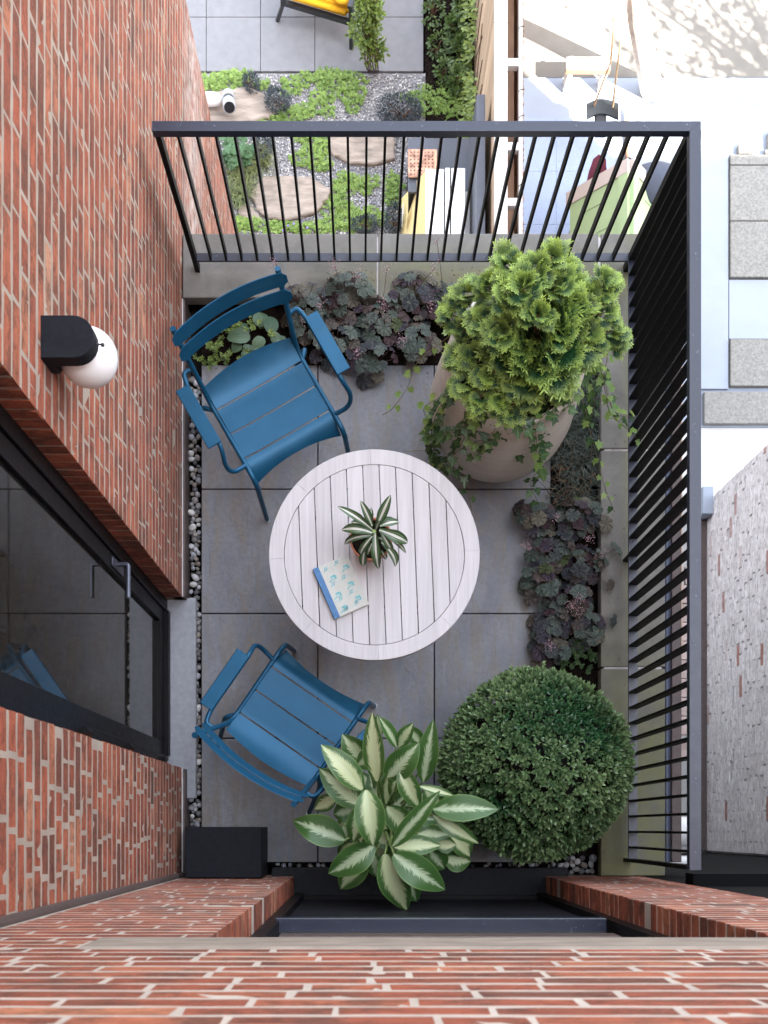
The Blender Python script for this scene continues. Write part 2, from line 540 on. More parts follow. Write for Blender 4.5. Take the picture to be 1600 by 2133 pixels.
def pebble_mat():
    m = N('river_pebble')
    col = m.ramp(m.rnd(), [(0.0, (0.09, 0.09, 0.10)), (0.25, (0.20, 0.195, 0.19)), (0.5, (0.30, 0.25, 0.21)), (0.7, (0.34, 0.36, 0.40)), (0.88, (0.55, 0.55, 0.57)), (1.0, (0.75, 0.73, 0.70))])
    n = m.noise(m.pos(), 70, 5)
    m.val('Base Color', m.mix(m.math('MULTIPLY', n, 0.4), col, (0.09, 0.085, 0.08)))
    m.val('Roughness', 0.6)
    m.bump(n, 0.15, 0.004)
    return m.m
MAT['pebble'] = pebble_mat()
def gravel_mat():
    m = N('garden_gravel')
    m.val('Base Color', m.ramp(m.rnd(), [(0.0, (0.16, 0.165, 0.18)), (0.3, (0.30, 0.30, 0.33)), (0.6, (0.44, 0.42, 0.41)), (0.85, (0.62, 0.60, 0.58)), (1.0, (0.82, 0.80, 0.78))]))
    m.val('Roughness', 0.8)
    return m.m
MAT['gravel'] = gravel_mat()
MAT['patio'] = simple('grey_patio_stone', (0.20, 0.20, 0.21), 0.75, var=0.10, sc=9, bump=0.1)
MAT['flag'] = simple('sandstone_flag', (0.31, 0.255, 0.21), 0.85, var=0.35, sc=12, bump=0.5, stretch=(0.45, 1.6, 1))
MAT['stem'] = simple('brown_stem', (0.13, 0.07, 0.04), 0.8, var=0.3)
MAT['gstem'] = simple('green_stem', (0.22, 0.30, 0.10), 0.6, var=0.2)
MAT['rstem'] = simple('ivy_stem', (0.17, 0.15, 0.06), 0.7, var=0.3)

# ================================================================== setting: ground, floor, walls
GZ = -6.0                                            # garden level
def Pg(px, py, dz=0.0): return P(px, py, GZ + dz)

MB().box(-14, 30, -12, 60, GZ - 0.5, GZ - 0.06).build('ground', MAT['soil'], kind='structure')
MB().box(-0.925, 1.565, -0.20, 3.03, -0.40, -0.09).build('balcony_slab', MAT['under'], kind='structure')

# ---- bluestone tiles
floor = thing('balcony_floor', 'grey bluestone tile floor of the balcony under the table and chairs', 'floor', (0, 0, 0))
floor['kind'] = 'structure'
xs = [-0.839, -0.226, 0.384, 0.995]
ys = [-0.181, 0.470, 1.123, 1.774, 2.425]
for i in range(3):
    for j in range(4):
        g = 0.0028
        x0, x1, y0, y1 = xs[i] + g, xs[i + 1] - g, ys[j] + g, ys[j + 1] - g
        if i == 0: x0 += 0.002
        MB().box(x0, x1, y0, y1, -0.045 + U(0, .001), U(-0.0015, 0.0015), 0.0025).build('tile', MAT['slate'], floor)

# ---- bricks
BR_L, BR_H, BR_D = 0.206, 0.0542, 0.10
def brick_proto(k, simple_=False):
    r = random.Random(100 + k)
    xsn = [-.5, -.25, 0, .25, .5]
    def ring(y, inset, jit):
        top = [(x * (BR_L - 2 * inset) + r.gauss(0, jit), y + r.gauss(0, jit * .12), BR_H / 2 - inset + r.gauss(0, jit)) for x in xsn]
        bot = [(x * (BR_L - 2 * inset) + r.gauss(0, jit), y + r.gauss(0, jit * .12), -BR_H / 2 + inset + r.gauss(0, jit)) for x in reversed(xsn)]
        return bot[::-1] + top[::-1]
    a = ring(-BR_D, 0.001, 0.0); b = ring(-0.004, 0.0, 0.0012); c = ring(0.0, 0.0018, 0.0017)
    n = 10
    f = [(i, (i + 1) % n, n + (i + 1) % n, n + i) for i in range(n)] + [(n + i, n + (i + 1) % n, 2 * n + (i + 1) % n, 2 * n + i) for i in range(n)]
    f += [tuple(2 * n + i for i in (0, 1, 8, 9)), tuple(2 * n + i for i in (1, 2, 7, 8)), tuple(2 * n + i for i in (2, 3, 6, 7)), tuple(2 * n + i for i in (3, 4, 5, 6))]
    return a + b + c, f
PROTO = [brick_proto(k) for k in range(12)]
PROTO_ME = []
for v, f in PROTO:
    me = bpy.data.meshes.new('brick'); me.from_pydata(v, [], f); me.update(); me.materials.append(MAT['brick']); PROTO_ME.append(me)

def lay_bricks(spans_of_row, z0, z1, to_world, seed, lens, course=0.0677, joint=0.0085, keep=None):
    """courses of bricks; spans_of_row(z) -> list of (u0, u1, flush0, flush1)"""
    r = random.Random(seed)
    out = []
    row = 0
    z = z0
    while z < z1:
        for (u0, u1) in spans_of_row(z + course / 2):
            u = u0 - (0 if row % 2 == 0 else BR_L * 0.5) - r.uniform(0, 0.03)
            while u < u1:
                L = r.choice(lens) * BR_L
                a, b = max(u, u0), min(u + L, u1)
                if b - a > 0.03 and u1 - a > 0.02:
                    if u1 - b < 0.035: b = u1
                    M = to_world((a + b) / 2, 0.00025 + r.uniform(0, 0.0003), z + course / 2 + r.gauss(0, 0.0012)) @ Matrix.Rotation(r.gauss(0, 0.004), 4, 'Y') @ Matrix.Diagonal((((b - a) / BR_L), 1, r.uniform(0.95, 1.04), 1))
                    if keep is None or keep(M.translation): out.append(M)
                u = b + joint + r.uniform(-0.002, 0.004) if b >= u + L - 1e-6 or b == u1 else b + joint
        z += course; row += 1
    return out

def in_view(p, m=160):
    if p.z > CAMH - 0.25: return False
    x, y = proj(*p)
    return -m < x < 1600 + m and -m < y < 2133 + m

def put_bricks(parent, Ms, nobj=300):
    Ms = sorted(Ms, key=lambda M: (0 if in_view(M.translation, 20) else 1, CAMH - M.translation.z))
    for i, M in enumerate(Ms[:nobj]):
        place('brick', PROTO_ME[i * 7 % 12], M, parent)
    rest = Ms[nobj:]
    if rest:
        mb = MB()
        for i, M in enumerate(rest):
            v, f = PROTO[i * 5 % 12]
            mb.add([M @ Vector(p) for p in v], f)
        mb.build('brickwork', MAT['brick'], parent, kind='stuff')

# ---- left party wall (face X = -0.92)
LX = -0.92
lw = thing('brick_wall', 'tall red brick side wall carrying the black sconce, to the left of the blue chairs', 'wall', (LX, 2.5, 0))
mz = 0.0
mj = 0.003                                           # mortar set back at the jambs
core = MB()
core.box(LX - 0.40, LX - mz, 1.187 + mj, 4.35 - mj, GZ, 5.4)             # beyond the door
core.box(LX - 0.40, LX - 0.11, -0.25, 1.187 + mz, -0.4, 0.02)            # under the door
core.box(LX - 0.40, LX - mz, 0.31 - 0.55, 0.31 - mj, 0.0, 5.4)           # pier near the corner
core.box(LX - 0.40, LX - mz, 0.31 - mz, 1.187 + mz, 2.9, 5.4)            # over the door
core.build('mortar', MAT['mortar'], lw)
MB().box(-7.0, LX - 0.41, -0.25, 4.30, GZ, 5.4).build('house_wing', MAT['massing'], lw)
def lw_world(u, n, z): return Matrix.Translation((LX + n, u, z)) @ Matrix.Rotation(-math.pi / 2, 4, 'Z')
def lw_rows(z):
    if z < 0.10: return [(3.04, 4.35)]
    if z > 2.92: return [(-0.235, 4.35)]
    return [(1.187, 4.35)]
Ms = lay_bricks(lw_rows, -5.0, 3.6, lw_world, 5, [1, 1, 1, 1, 0.48, 1.12], keep=lambda p: in_view(p, 200))
Ms += lay_bricks(lambda z: [(-0.235, 0.31)] if .10 < z < 2.92 else [], 0.041, 2.92, lw_world, 6, [1, .9, .72, .55, .35], joint=0.015, keep=lambda p: in_view(p, 200))
put_bricks(lw, Ms)
MB().box(LX - 0.05, LX + 0.004, 1.19, 2.72, 0.082, 0.096).build('caulk_line', MAT['caulk'], lw)
MB().box(LX - 0.05, LX + 0.004, -0.24, 0.305, 0.082, 0.096).build('caulk_line', MAT['caulk'], lw)
MB().box(LX - 0.05, LX + 0.014, 1.19, 2.73, -0.09, 0.081).build('base_flashing', MAT['flash'], lw)
MB().box(LX - 0.05, LX + 0.014, -0.24, 0.305, -0.09, 0.081).build('base_flashing', MAT['flash'], lw)
MB().tube([(LX + 0.008, -0.238, z) for z in (0.1, 1.0, 2.0, 3.6)], 0.014, 8).build('corner_gasket', MAT['flash'], lw, smooth=True)

# ---- rear facade (face Y = -0.25)
FY = -0.25
fw = thing('brick_facade', 'red brick house facade with stone lintel over the dark window, at the bottom', 'facade', (0.3, FY, 0))
OX0, OX1 = -0.345, 0.956
core = MB()
core.box(-7, OX0 - mj, FY - 0.30, FY - mz, GZ, 2.98)
core.box(OX1 + mj, 1.45 - mj, FY - 0.30, FY - mz, GZ, 2.98)
core.box(OX0 - mz, OX1 + mz, FY - 0.30, FY - 0.02, GZ, 0.0)
core.box(-7, 1.45 - mj, FY - 0.30, FY - mz, 2.98, 12.0)
core.build('mortar', MAT['pale_mortar'], fw)
MB().box(-7, 9, -8, FY - 0.31, 3.0, 12.0).build('upper_storeys', MAT['massing'], fw)
def fw_world(u, n, z): return Matrix.Translation((u, FY + n, z))
def fw_rows(z):
    if z < 2.97: return [(LX + 0.03, OX0), (OX1, 1.45)]
    if z < 3.165: return [(LX + 0.03, -0.60), (1.21, 1.45)]
    return [(LX + 0.03, 1.45)]
Ms = lay_bricks(fw_rows, 0.02, 4.6, fw_world, 11, [1, 1.2, 1, 1.3, 0.55, 1.1], keep=lambda p: in_view(p, 250) and p.z < 4.5)
put_bricks(fw, Ms)
MB().box(-0.584, 1.2, FY - 0.28, FY + 0.006, 2.975, 3.158, 0.006).build('lintel', MAT['lintel'], fw)

# window in the facade
win = thing('black_window', 'black framed window with a dark lower panel below the stone lintel', 'window', (0.3, FY - 0.12, 0.06))
win['kind'] = 'structure'
WY = FY - 0.115
MB().box(-0.46, 1.07, WY - 0.02, -0.205, -0.02, 0.07, 0.004).build('sill', MAT['dark_sill'], win)
fr = MB()
fr.box(OX0 + 0.003, OX0 + 0.05, WY - 0.05, WY + 0.03, 0.071, 2.95)
fr.box(OX1 - 0.05, OX1 - 0.003, WY - 0.05, WY + 0.03, 0.071, 2.95)
fr.box(OX0 + 0.05, OX1 - 0.05, WY - 0.05, WY + 0.02, 0.071, 0.11)
fr.box(OX0 + 0.05, OX1 - 0.05, WY - 0.05, WY + 0.02, 2.86, 2.95)
fr.build('frame', MAT['frame'], win)
def pane_mat(name, c, rough=0.03):
    m = N(name)
    nz = m.noise(m.pos((1, 1, 1)), 28, 6, 0.75, 0.4)
    m.val('Base Color', m.ramp(nz, [(0.38, c), (0.62, (0.030, 0.025, 0.019))]))
    m.b.inputs['Specular IOR Level'].default_value = 0.75; m.val('Roughness', rough); m.b.inputs['IOR'].default_value = 1.52
    return m.m
MAT['pane'] = pane_mat('dark_glazing', (0.005, 0.005, 0.005))
MAT['panel'] = simple('charcoal_panel', (0.012, 0.012, 0.016), 0.5, var=0.25, sc=8, spec=0.18)
MB().box(OX0 + 0.051, OX1 - 0.051, WY - 0.02, WY, 0.111, 1.56).build('panel', MAT['panel'], win)
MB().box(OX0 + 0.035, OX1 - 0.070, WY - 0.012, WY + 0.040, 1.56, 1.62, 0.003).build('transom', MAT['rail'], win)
MB().box(OX0 + 0.051, OX1 - 0.051, WY - 0.03, WY - 0.01, 1.62, 2.86).build('pane', MAT['pane'], win)
MB().box(OX0 + 0.07, OX1 - 0.09, WY - 0.008, WY + 0.006, 1.80, 1.90, 0.003).build('lower_bead', MAT['flash'], win)

# neighbour's facade on the right: its deep shade is put into a black colour
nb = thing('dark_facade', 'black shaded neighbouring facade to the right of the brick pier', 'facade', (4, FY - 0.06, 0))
MB().box(1.452, 14, FY - 0.9, FY - 0.03, GZ, 1.2).build('wall', MAT['shade_black'], nb)
MB().box(1.60, 14, FY - 0.03, FY + 0.03, 0.30, 0.42).build('ledge', MAT['shade_black'], nb)
# the rest of the row of houses behind the camera (their roofs throw the garden's shade)
MB().box(9, 12.0, -8, FY - 0.95, GZ, 12).box(12.01, 24, -8, FY - 0.95, GZ, 7.7).build('house_row', MAT['massing'], kind='structure')

# ---- glazed door in the left wall
dr = thing('glazed_door', 'black framed glass door with lever handle in the left brick wall', 'door', (LX - 0.08, 0.75, 0.05))
dr['kind'] = 'structure'
DX = LX - 0.085
f = MB()
f.box(DX - 0.06, DX + 0.0, 1.125, 1.184, 0.04, 2.88, 0.002)
f.box(DX - 0.06, DX + 0.0, 0.313, 0.375, 0.04, 2.88, 0.002)
f.box(DX - 0.06, DX + 0.012, 0.376, 1.124, 0.02, 0.075, 0.002)
f.box(DX - 0.06, DX + 0.0, 0.376, 1.124, 2.8, 2.88)
f.build('frame', MAT['frame'], dr)
f = MB()
f.box(DX - 0.055, DX - 0.012, 1.055, 1.123, 0.09, 2.78, 0.002)
f.box(DX - 0.055, DX - 0.012, 0.377, 0.445, 0.09, 2.78, 0.002)
f.box(DX - 0.055, DX - 0.012, 0.446, 1.054, 0.09, 0.165, 0.002)
f.box(DX - 0.055, DX - 0.012, 0.446, 1.054, 2.7, 2.78)
f.build('sash', MAT['frame'], dr)
MB().box(DX - 0.040, DX - 0.030, 0.447, 1.053, 0.166, 2.699).build('pane', MAT['pane'], dr)
h = MB().box(DX - 0.012, DX - 0.002, 1.068, 1.108, 0.98, 1.16, 0.003)
h.tube(fillet([(DX - 0.01, 1.088, 1.10), (DX + 0.045, 1.088, 1.10), (DX + 0.045, 0.95, 1.10)], 0.012), 0.010, 10)
MAT['handle'] = simple('grey_handle', (0.10, 0.11, 0.14), 0.35, 0.6)
h.build('handle', MAT['handle'], dr, smooth=True)
for hz in (0.17, 0.92, 1.60):
    q = MB().tube([(DX + 0.012, 0.350, hz - 0.035), (DX + 0.012, 0.350, hz + 0.035)], 0.013, 12)
    q.build('hinge', MAT['frame'], dr, smooth=True)
MB().box(LX - 0.1, -0.8625, 0.155, 1.20, -0.03, 0.018, 0.004).build('door_sill', MAT['sill'], dr)
MB().box(LX - 0.41, DX - 0.061, 0.31, 1.187, -0.2, 2.9).build('dark_room', MAT['shade_black'], dr)

# ---- sconce
la = thing('wall_lamp', 'black wall sconce with a round white opal globe on the brick wall', 'lamp', (LX, 1.41, 2.3))
poly = [(LX, 1.350), (LX + 0.093, 1.350)]
for k in range(1, 12):
    w = -math.pi / 2 + math.pi * k / 12
    poly.append((LX + 0.093 + 0.061 * math.cos(w), 1.411 + 0.061 * math.sin(w)))
poly += [(LX + 0.093, 1.472), (LX, 1.472)]
MB().prism(poly, 2.296, 2.349, 0.0015).build('bracket', MAT['box'], la)
b = MB()
pl = [(1.352, 2.297), (1.470, 2.297), (1.470, 2.25)] + [(1.411 + 0.059 * math.cos(math.pi * k / 8 * -1), 2.25 - 0.045 * math.sin(math.pi * k / 8)) for k in range(1, 8)] + [(1.352, 2.25)]
n_ = len(pl)
b.add([(LX - 0.004, y, z) for y, z in pl] + [(LX + 0.022, y, z) for y, z in pl], [tuple(range(n_)), tuple(range(2 * n_ - 1, n_ - 1, -1))] + [(i, n_ + i, n_ + (i + 1) % n_, (i + 1) % n_) for i in range(n_)])
b.build('wall_plate', MAT['box'], la)
MB().ball((LX + 0.0985, 1.419, 2.205), 0.0875, 32, 20).build('globe', MAT['globe'], la, smooth=True)
MB().tube([(LX + 0.15, 1.405, 2.318), (LX + 0.166, 1.405, 2.312)], 0.003, 8).ball((LX + 0.169, 1.405, 2.311), 0.0062, 12, 8).build('thumbscrew', MAT['black'], la, smooth=True)

# ---- parapet of coping stones
pp = thing('stone_parapet', 'low mossy stone coping round the two outer sides of the balcony under the black railing', 'parapet', (1.4, 2.9, 0))
MB().box(-0.915, 1.25, 2.76, 3.01, -6.0, 0.024).box(1.255, 1.53, -0.25, 3.01, -6.0, 0.024).build('curb', MAT['under'], pp)
def stone(x0, x1, y0, y1):
    MB().box(x0, x1, y0, y1, 0.025 + U(0, 0.0008), 0.10 + U(-0.001, 0.001), 0.004).build('coping_stone', MAT['coping'], pp)
MB().box(-0.915, 1.53, 2.74, 3.035, 0.02, 0.094).box(1.25, 1.545, -0.24, 2.74, 0.02, 0.0935).build('joint_mortar', MAT['grey_mortar'], pp)
stone(-0.915, 0.082, 2.724, 3.052); stone(0.090, 1.219, 2.724, 3.052)
stone(1.232, 1.562, 1.948, 3.052); stone(1.232, 1.562, 0.828, 1.938); stone(1.232, 1.562, -0.245, 0.818)

# ---- railing
rl = thing('metal_railing', 'black metal railing of flat upright bars round the back and right of the balcony', 'railing', (1.37, 2.87, 0.1))
RT, RB = 1.135, 0.205
BX0, BX1 = -0.855, 1.392                              # rail ends
YB0, YB1 = 2.852, 2.893
XR0, XR1 = 1.345, 1.392
YE = -0.172
b = MB()
n4 = [(BX0, YB0), (XR0, YB0), (XR1, YB1), (BX0, YB1)]
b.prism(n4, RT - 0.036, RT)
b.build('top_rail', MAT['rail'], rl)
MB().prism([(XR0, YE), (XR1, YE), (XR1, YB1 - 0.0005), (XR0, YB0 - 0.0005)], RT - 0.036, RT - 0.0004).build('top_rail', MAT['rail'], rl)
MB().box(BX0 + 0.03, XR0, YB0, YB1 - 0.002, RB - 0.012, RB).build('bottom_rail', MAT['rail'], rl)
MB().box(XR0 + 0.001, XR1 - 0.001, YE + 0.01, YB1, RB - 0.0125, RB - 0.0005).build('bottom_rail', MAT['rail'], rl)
bal_b = MB().box(-0.005, 0.005, -0.0195, 0.0175, RB, RT - 0.0362).mesh('baluster'); bal_b.materials.append(MAT['bar'])
bal_r = MB().box(-0.0222, 0.0222, -0.005, 0.005, RB - 0.0004, RT - 0.0364).mesh('baluster'); bal_r.materials.append(MAT['bar'])
pitch = 0.0778
n = 0
x = BX0 + 0.03 + pitch * 0.9
while x < XR0 - 0.02:
    place('baluster', bal_b, Matrix.Translation((x, (YB0 + YB1) / 2, 0)), rl); x += pitch
y = YB0 - pitch * 0.9
while y > YE + 0.05:
    place('baluster', bal_r, Matrix.Translation(((XR0 + XR1) / 2, y, 0)), rl); y -= pitch
def post(x0, x1, y0, y1): MB().box(x0, x1, y0, y1, 0.1, RT - 0.0362).build('post', MAT['bar'], rl)
post(BX0 + 0.006, BX0 + 0.029, YB0 - 0.001, YB1 - 0.003)
post(XR0 + 0.001, XR1 - 0.002, YB0 + 0.001, YB1 - 0.004)
post(XR0 + 0.001, XR1 - 0.002, YE + 0.001, YE + 0.018)
ypm = YB0 - pitch * 0.9 - pitch * 21 + pitch * 0.5
for yy in (1.365,): post(XR0 - 0.001, XR1 - 0.003, yy, yy + 0.014)

# screws on the top rail
for (x, y) in ((-.60, 2.873), (.25, 2.871), (.88, 2.874), (1.16, 2.872), (1.369, 2.35), (1.368, 1.62), (1.37, .95), (1.369, .20), (1.368, -.10)):
    MB().lathe([(.0045, 0), (.0042, .0009), (.0018, .0012)], (x, y, RT - .0003), 8).build('screw', MAT['handle'], rl, smooth=True)

# ================================================================== furniture
# ---- armchairs (local frame: x across, y to the front, z up)
def make_chair(label):
    t = thing('armchair', label, 'chair', (0, 0, 0), 'blue metal armchairs at the table')
    for s in (-1, 1):
        side = fillet([(s * .255, .292, .006), (s * .244, .243, .437), (s * .243, -.205, .415), (s * .262, -.352, .885)], 0.075, 8)
        MB().tube(side, 0.0128, 12).build('side_frame', MAT['chair'], t, smooth=True)
        rear = fillet([(s * .243, -.165, .412), (s * .283, -.205, .405), (s * .292, -.362, .006)], 0.045, 7)
        MB().tube(rear, 0.0125, 12).build('rear_leg', MAT['chair'], t, smooth=True)
        arm = fillet([(s * .250, -.278, .640), (s * .300, -.285, .645), (s * .316, -.215, .640), (s * .316, .095, .636), (s * .340, .150, .545), (s * .318, .165, .470), (s * .246, .150, .436)], 0.05, 7)
        MB().tube(arm, 0.0112, 12).build('arm_tube', MAT['chair'], t, smooth=True)
        xa, xb = sorted((s * .306, s * .374))
        MB().box(xa, xb, -.222, .082, .648, .657, 0.003).build('armrest', MAT['chair'], t)
        for p, r in (((s * .2555, .2925, 0), .0136), ((s * .292, -.363, 0), .0132)):
            MB().lathe([(r * .8, 0.0), (r, .003), (r, .012)], p, 12).build('glide', MAT['glide'], t, smooth=True)
        q = Vector((s * .262, -.352, .885)); d = Vector((s * .019, -.147, .47)).normalized()
        MB().tube([q, q + d * .004], 0.0135, 14).build('end_cap', MAT['chair'], t, smooth=True)
    # seat: four slats with one rolled at the back and one at the front
    def zprof(y):
        z = .437
        if y < -.12: z += (-.12 - y) ** 2 * 2.9
        if y > .13: z -= (y - .13) ** 2 * 6.0
        return z
    for (a, b) in ((-.252, -.153), (-.144, -.020), (-.011, .115), (.124, .232)):
        na, nx_ = 10, 13
        v, f = [], []
        for lay in (0, 1):
            for i in range(na + 1):
                for k in range(nx_ + 1):
                    u = -1 + 2 * k / nx_
                    x = u * .2335
                    bow = (1 - u * u)
                    y = a + (b - a) * i / na
                    if a < -.2: y -= bow * .026 * (1 - i / na)
                    if b > .2: y -= bow * .030 * (i / na)
                    z = zprof(y) - .006 * bow
                    v.append((x, y, z - .003 * lay))
        w = nx_ + 1; off = (na + 1) * w
        for i in range(na):
            for k in range(nx_):
                q = (i * w + k, i * w + k + 1, (i + 1) * w + k + 1, (i + 1) * w + k)
                f += [q, tuple(off + z_ for z_ in reversed(q))]
        for k in range(nx_):
            f += [(k + 1, k, off + k, off + k + 1), (na * w + k, na * w + k + 1, off + na * w + k + 1, off + na * w + k)]
        for i in range(na):
            f += [(i * w, (i + 1) * w, off + (i + 1) * w, off + i * w), ((i + 1) * w + nx_, i * w + nx_, off + i * w + nx_, off + (i + 1) * w + nx_)]
        MB().add(v, f).build('seat_slat', MAT['chair'], t, smooth=True)
    MB().tube([(-.236, -.10, .417), (.236, -.10, .417)], .009, 8).build('cross_bar', MAT['chair'], t, smooth=True)
    MB().tube([(-.236, .10, .417), (.236, .10, .417)], .009, 8).build('cross_bar', MAT['chair'], t, smooth=True)
    # two bowed back slats with rounded ends
    for (zc, hh) in ((.846, .0355), (.756, .035)):
        yc = -.205 - (zc - .415) * .313 + .008
        nx_ = 26
        v, f = [], []
        nz = 6
        for lay in (0, 1):
            for k in range(nx_ + 1):
                u = -1 + 2 * k / nx_
                x = u * .287
                e = max(0, abs(x) - (.287 - .022)) / .022
                half = hh * (1 - .55 * (1 - math.sqrt(max(0, 1 - e * e))))
                for j in range(nz + 1):
                    dz = (-1 + 2 * j / nz) * half
                    y = yc + .015 - .044 * (1 - u * u) - dz * .30
                    v.append((x, y - .004 * lay, zc + dz))
        w = nz + 1; off = (nx_ + 1) * w
        for k in range(nx_):
            for j in range(nz):
                q = (k * w + j, k * w + j + 1, (k + 1) * w + j + 1, (k + 1) * w + j)
                f += [tuple(reversed(q)), tuple(off + z_ for z_ in q)]
            f += [(k * w, (k + 1) * w, off + (k + 1) * w, off + k * w)[::-1], (k * w + nz, (k + 1) * w + nz, off + (k + 1) * w + nz, off + k * w + nz)]
        for j in range(nz):
            f += [(j, j + 1, off + j + 1, off + j), (nx_ * w + j + 1, nx_ * w + j, off + nx_ * w + j, off + nx_ * w + j + 1)]
        MB().add(v, f).build('back_slat', MAT['chair'], t, smooth=True)
    return t
def copy_tree(o, parent=None):
    c = o.copy(); COL.objects.link(c)
    if parent is not None: c.parent = parent
    WL[c.name] = WL.get(o.name, Vector())
    for ch in list(o.children): copy_tree(ch, c)
    return c
ch1 = make_chair('blue slatted metal armchair near the sconce, its back against the planted bed')
ch2 = copy_tree(ch1)
ch2['label'] = 'blue slatted metal armchair near the glass door, partly covered by large patterned leaves'
ch1.location = (-.414, 1.991, 0); ch1.rotation_euler = (0, 0, math.atan2(-.497, -.868))
ch2.location = (-.305, .543, 0); ch2.rotation_euler = (0, 0, math.atan2(-.57, .82))

# ---- round table
TX, TY, TZ = 0.060, 1.2265, 0.742
tb = thing('round_table', 'round limed wood table with a slatted top between the two blue chairs', 'table', (TX, TY, 0))
RA = math.radians(2.3)
RI, RO = 0.4045, 0.4735
for k in range(8):
    a0 = RA + math.pi / 4 * k + 0.0008; a1 = RA + math.pi / 4 * (k + 1) - 0.0008
    m_ = 10
    po = [(TX + RO * math.cos(a0 + (a1 - a0) * i / m_), TY + RO * math.sin(a0 + (a1 - a0) * i / m_)) for i in range(m_ + 1)]
    pi_ = [(TX + (RI + .0012) * math.cos(a1 - (a1 - a0) * i / m_), TY + (RI + .0012) * math.sin(a1 - (a1 - a0) * i / m_)) for i in range(m_ + 1)]
    pts = po + pi_
    nn = len(pts)
    v = [(x, y, TZ - .03) for x, y in pts] + [(x, y, TZ - .002) for x, y in pts]
    ins = []
    for i, (x, y) in enumerate(pts):
        d = math.hypot(x - TX, y - TY); kk = (d - .002) / d if i <= m_ else (d + .0008) / d
        ins.append((TX + (x - TX) * kk, TY + (y - TY) * kk, TZ))
    v += ins
    f = [(i, (i + 1) % nn, nn + (i + 1) % nn, nn + i) for i in range(nn)] + [(nn + i, nn + (i + 1) % nn, 2 * nn + (i + 1) % nn, 2 * nn + i) for i in range(nn)]
    f += [(2 * nn + i, 2 * nn + i + 1, 2 * nn + nn - 2 - i, 2 * nn + nn - 1 - i) for i in range(m_)]
    f += [(nn - 1 - i, nn - 2 - i, i + 1, i) for i in range(m_)]
    MB().add(v, f).build('rim_segment', MAT['table'], tb)
pit = 2 * RI / 11
for k in range(11):
    u0 = -RI + pit * k + 0.0024; u1 = u0 + pit - 0.0048
    R_ = RI - 0.0012
    u0c, u1c = max(u0, -R_ + .0004), min(u1, R_ - .0004)
    m_ = 8
    top = []; bot = []
    for i in range(m_ + 1):
        u = u0c + (u1c - u0c) * i / m_
        hgt = math.sqrt(max(0, R_ * R_ - u * u))
        top.append((u, hgt)); bot.append((u, -hgt))
    poly = bot + top[::-1]
    cr, sr = math.cos(RA), math.sin(RA)
    poly = [(TX + x * cr - y * sr, TY + x * sr + y * cr) for x, y in poly]
    MB().prism(poly, TZ - .026, TZ - .0008 + U(-.0006, .0003)).build('slat', MAT['table'], tb)
for s in (-1, 1):
    b = MB().box(-.35, .35, -.02, .02, TZ - .075, TZ - .031, M=Matrix.Translation((TX, TY + s * .2, 0)))
    b.build('apron', MAT['table'], tb)
MB().box(TX - .02, TX + .02, TY - .179, TY + .179, TZ - .075, TZ - .031).build('apron', MAT['table'], tb)
for sx_ in (-1, 1):
    for sy_ in (-1, 1):
        MB().tube([(TX + sx_ * .24, TY + sy_ * .2, TZ - .04), (TX + sx_ * .25, TY + sy_ * .21, 0.0)], .022, 8).build('leg', MAT['table'], tb, smooth=True)

# ---- book on the table
bk = thing('book', 'worn hardback book with a blue spine and teal printed cover lying on the table', 'book', (0, 0, 0))
c0 = P(652, 1185.5, .76); c1 = P(723.6, 1154, .76); c2 = P(769.5, 1256, .76); c3 = P(699, 1290.5, .76)
ex = (c1 - c0).normalized(); ey = (c3 - c0).normalized()
ey = (ey - ex * ey.dot(ex)).normalized()
BW, BL = (c1 - c0).length, ((c3 - c0).length + (c2 - c1).length) / 2
bk.location = c0; WL[bk.name] = Vector((c0.x, c0.y, 0)); bk.location = (c0.x, c0.y, 0)
BM = Matrix(((ex.x, ey.x, 0, c0.x), (ex.y, ey.y, 0, c0.y), (0, 0, 1, 0), (0, 0, 0, 1)))
MAT['paper'] = simple('book_paper', (0.50, 0.43, 0.36), 0.9, var=0.12, sc=90, stretch=(1, 1, 6))
MAT['cover'] = simple('cream_cover', (0.54, 0.545, 0.50), 0.75, var=0.06, sc=40)
MAT['spine'] = simple('blue_cloth', (0.075, 0.19, 0.38), 0.7, var=0.15, sc=60)
MAT['teal'] = simple('teal_print', (0.15, 0.45, 0.48), 0.8, var=0.25, sc=120)
MAT['teal2'] = simple('pale_teal_print', (0.36, 0.51, 0.56), 0.8, var=0.2, sc=120)
z0 = TZ + .0008
MB().box(.004, BW - .004, .004, BL - .004, z0 + .0022, z0 + .0155, M=BM).build('page_block', MAT['paper'], bk)
MB().box(.0255, BW, 0, BL, z0 + .0156, z0 + .0178, .0006, M=BM).box(.0, BW, 0, BL, z0, z0 + .0021, M=BM).build('cover', MAT['cover'], bk)
s_ = MB().box(-.001, .0254, -.0004, BL + .0004, z0 + .0156, z0 + .0181, .0006, M=BM).box(-.0016, .0016, 0.0002, BL - .0002, z0 + .0004, z0 + .0155, M=BM)
s_.box(.0095, .0105, 0, BL, z0 + .0181, z0 + .0185, M=BM).box(.017, .018, 0, BL, z0 + .0181, z0 + .0185, M=BM)
s_.build('spine', MAT['spine'], bk)
pz = z0 + .0182
pr = MB(); pr2 = MB()
def flat(mb, poly, z=pz):
    mb.add([BM @ Vector((x, y, z)) for x, y in poly], [tuple(range(len(poly)))])
